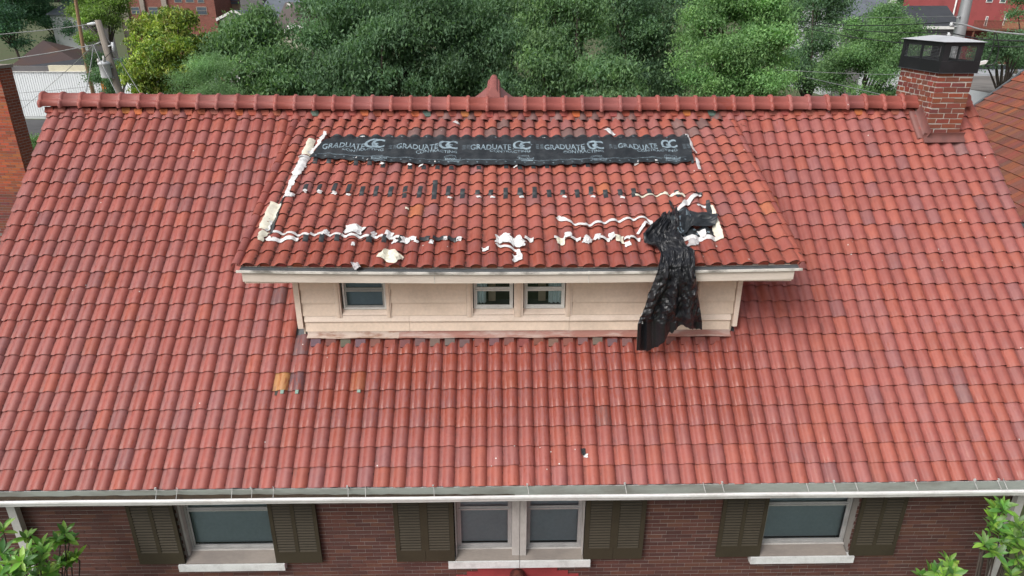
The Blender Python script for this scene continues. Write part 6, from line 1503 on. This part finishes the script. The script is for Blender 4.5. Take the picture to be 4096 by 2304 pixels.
# ---- shrubs with whorled leaves in front of the brick wall
lf = MB(); n = 5; prof_l = [(0, .004), (.2, .022), (.45, .033), (.7, .028), (.88, .014), (1, 0)]
P = [[(sx*w, t, .16*t*(1-t)-.18*t*t*.5+abs(sx)*w*.25) for sx in (-1, 0, 1)] for (t, w) in [(a, b*5.2) for a, b in prof_l]]
lf.grid(P, True)
M_lf = NT('shrub_leaf'); oi = M_lf.node('ShaderNodeObjectInfo'); cL = oi.outputs['Color']
uvn = M_lf.noise(9, 3, M_lf.pos()); cc = M_lf.mix(.4, cL, M_lf.mix(uvn, (.6, .6, .6), (1.4, 1.4, 1.4)), 'MULTIPLY')
M_lf.put(M_lf.b.inputs['Base Color'], cc); M_lf.b.inputs['Roughness'].default_value = .42
tl_ = M_lf.node('ShaderNodeBsdfTranslucent'); M_lf.l.new(M_lf.mix(1, cc, (1.4, 1.6, .6), 'MULTIPLY'), tl_.inputs[0]); mx = M_lf.node('ShaderNodeMixShader'); mx.inputs[0].default_value = .28
M_lf.l.new(M_lf.b.outputs[0], mx.inputs[1]); M_lf.l.new(tl_.outputs[0], mx.inputs[2]); M_lf.l.new(mx.outputs[0], M_lf.n['Material Output'].inputs[0])
leaf_me = bpy.data.meshes.new('leaf'); leaf_me.from_pydata(lf.v, [], lf.f); leaf_me.polygons.foreach_set('use_smooth', lf.sm); leaf_me.materials.append(M_lf.m)
def whorl_shrub(label, whorls, base, seed, L=.17):
    rs = random.Random(seed); t = empty('whorled_shrub', base, label, 'shrub'); b0 = Vector(base); mb = MB()
    for (px, py, Y, k, tone) in whorls:
        c = Vector(at_y(px, py, Y)); ax = (Vector((rs.gauss(0, .35), rs.gauss(-.35, .25), 1))).normalized()
        m1 = b0.lerp(c, .5)+Vector((rs.gauss(0, .1), rs.gauss(0, .08), .1)); mb.tube([b0+(Vector((0, 0, c.z*.35))), m1, c-ax*.10, c], (.022, .014, .008, .005), 6)
        for q in range(k):
            ang = 2*math.pi*q/k + rs.uniform(-.25, .25); el = rs.uniform(-.15, .75) if q % 3 else rs.uniform(.6, 1.1)
            s1 = ax.orthogonal().normalized(); s2 = ax.cross(s1)
            d = ((s1*math.cos(ang)+s2*math.sin(ang))*math.cos(el)+ax*math.sin(el)).normalized()
            z = (ax - d*ax.dot(d)).normalized(); x = d.cross(z)
            o = bpy.data.objects.new('leaf', leaf_me); link(o, t, np.array(c)-np.array(ax)*rs.uniform(0, .03))
            o.rotation_euler = Matrix((x, d, z)).transposed().to_euler(); s_ = L*rs.uniform(.7, 1.2); o.scale = (s_*.95, s_, s_)
            col = [(.10, .20, .035), (.075, .16, .032), (.14, .26, .045), (.055, .125, .03)][rs.randrange(4)]
            o.color = tuple(c_*1.75*tone*rs.uniform(.85, 1.15) for c_ in col)+(1,)
    mb.build('branches', M_bark, t)
def L7(x, y): return (x/3.5875, 1900+y/3.5875)
whl = [(*L7(x, y), Y, k, tn) for (x, y, Y, k, tn) in ((40, 800, -5.3, 8, .9), (370, 905, -5.1, 10, .75), (825, 940, -4.95, 12, .8), (930, 830, -4.95, 9, .85), (980, 940, -4.9, 9, .75), (600, 1020, -5.1, 9, .8), (620, 1120, -5.3, 10, 1), (310, 1230, -5.6, 12, 1.15), (570, 1240, -5.4, 10, .95), (860, 1250, -5.0, 10, .8), (960, 1220, -4.95, 9, .8), (1090, 1180, -4.9, 10, .85), (690, 1390, -5.3, 10, .85), (820, 1370, -5.1, 9, .8), (330, 1400, -5.6, 12, 1.05), (120, 1280, -5.6, 11, 1.15), (30, 1120, -5.5, 9, .9), (20, 1420, -5.7, 10, 1.05), (520, 1440, -5.5, 10, .95), (190, 1480, -5.7, 10, 1.0), (740, 1480, -5.3, 9, .85), (420, 1100, -5.4, 9, .9))]
whorl_shrub('bright green whorled shrub before the brick wall, lower left corner', whl, (-6.6, -5.4, 0), 3)
def R6(x, y): return (3700+x/3.586, 1900+y/3.586)
whr = [(*R6(x, y), Y, k, tn) for (x, y, Y, k, tn) in ((1010, 490, -5.0, 10, 1.05), (1090, 430, -5.0, 11, 1.15), (1130, 500, -5.1, 10, 1.05), (1010, 660, -5.1, 11, 1), (1030, 780, -5.2, 11, 1), (950, 780, -5.2, 9, .95), (1150, 820, -5.1, 10, .95), (1320, 720, -5.1, 10, .9), (860, 980, -5.4, 12, 1.1), (900, 1060, -5.4, 11, 1), (1030, 1120, -5.3, 11, 1), (1300, 900, -5.2, 10, .8), (1380, 1050, -5.3, 11, .85), (1330, 1200, -5.3, 10, .8), (1200, 1000, -5.2, 9, .8), (1240, 1440, -5.4, 10, .9), (1390, 1330, -5.4, 10, .8), (1400, 820, -5.2, 10, .85), (1110, 960, -5.2, 10, .9))]
whorl_shrub('bright green whorled shrub growing past the downspout, lower right', whr, (6.6, -5.3, 0), 4)
whm = [(*R6(x, y), Y, k, tn) for (x, y, Y, k, tn) in ((350, 1330, -5.1, 12, 1.05), (340, 1220, -5.0, 9, .95), (160, 1390, -5.1, 11, .9), (60, 1400, -5.0, 9, .8), (400, 1430, -5.2, 10, .9), (-60, 1440, -5.0, 8, .8), (240, 1480, -5.2, 10, .9))]
whorl_shrub('low whorled shrub left of the lower right downspout shrub', whm, (5.6, -5.1, 0), 5)
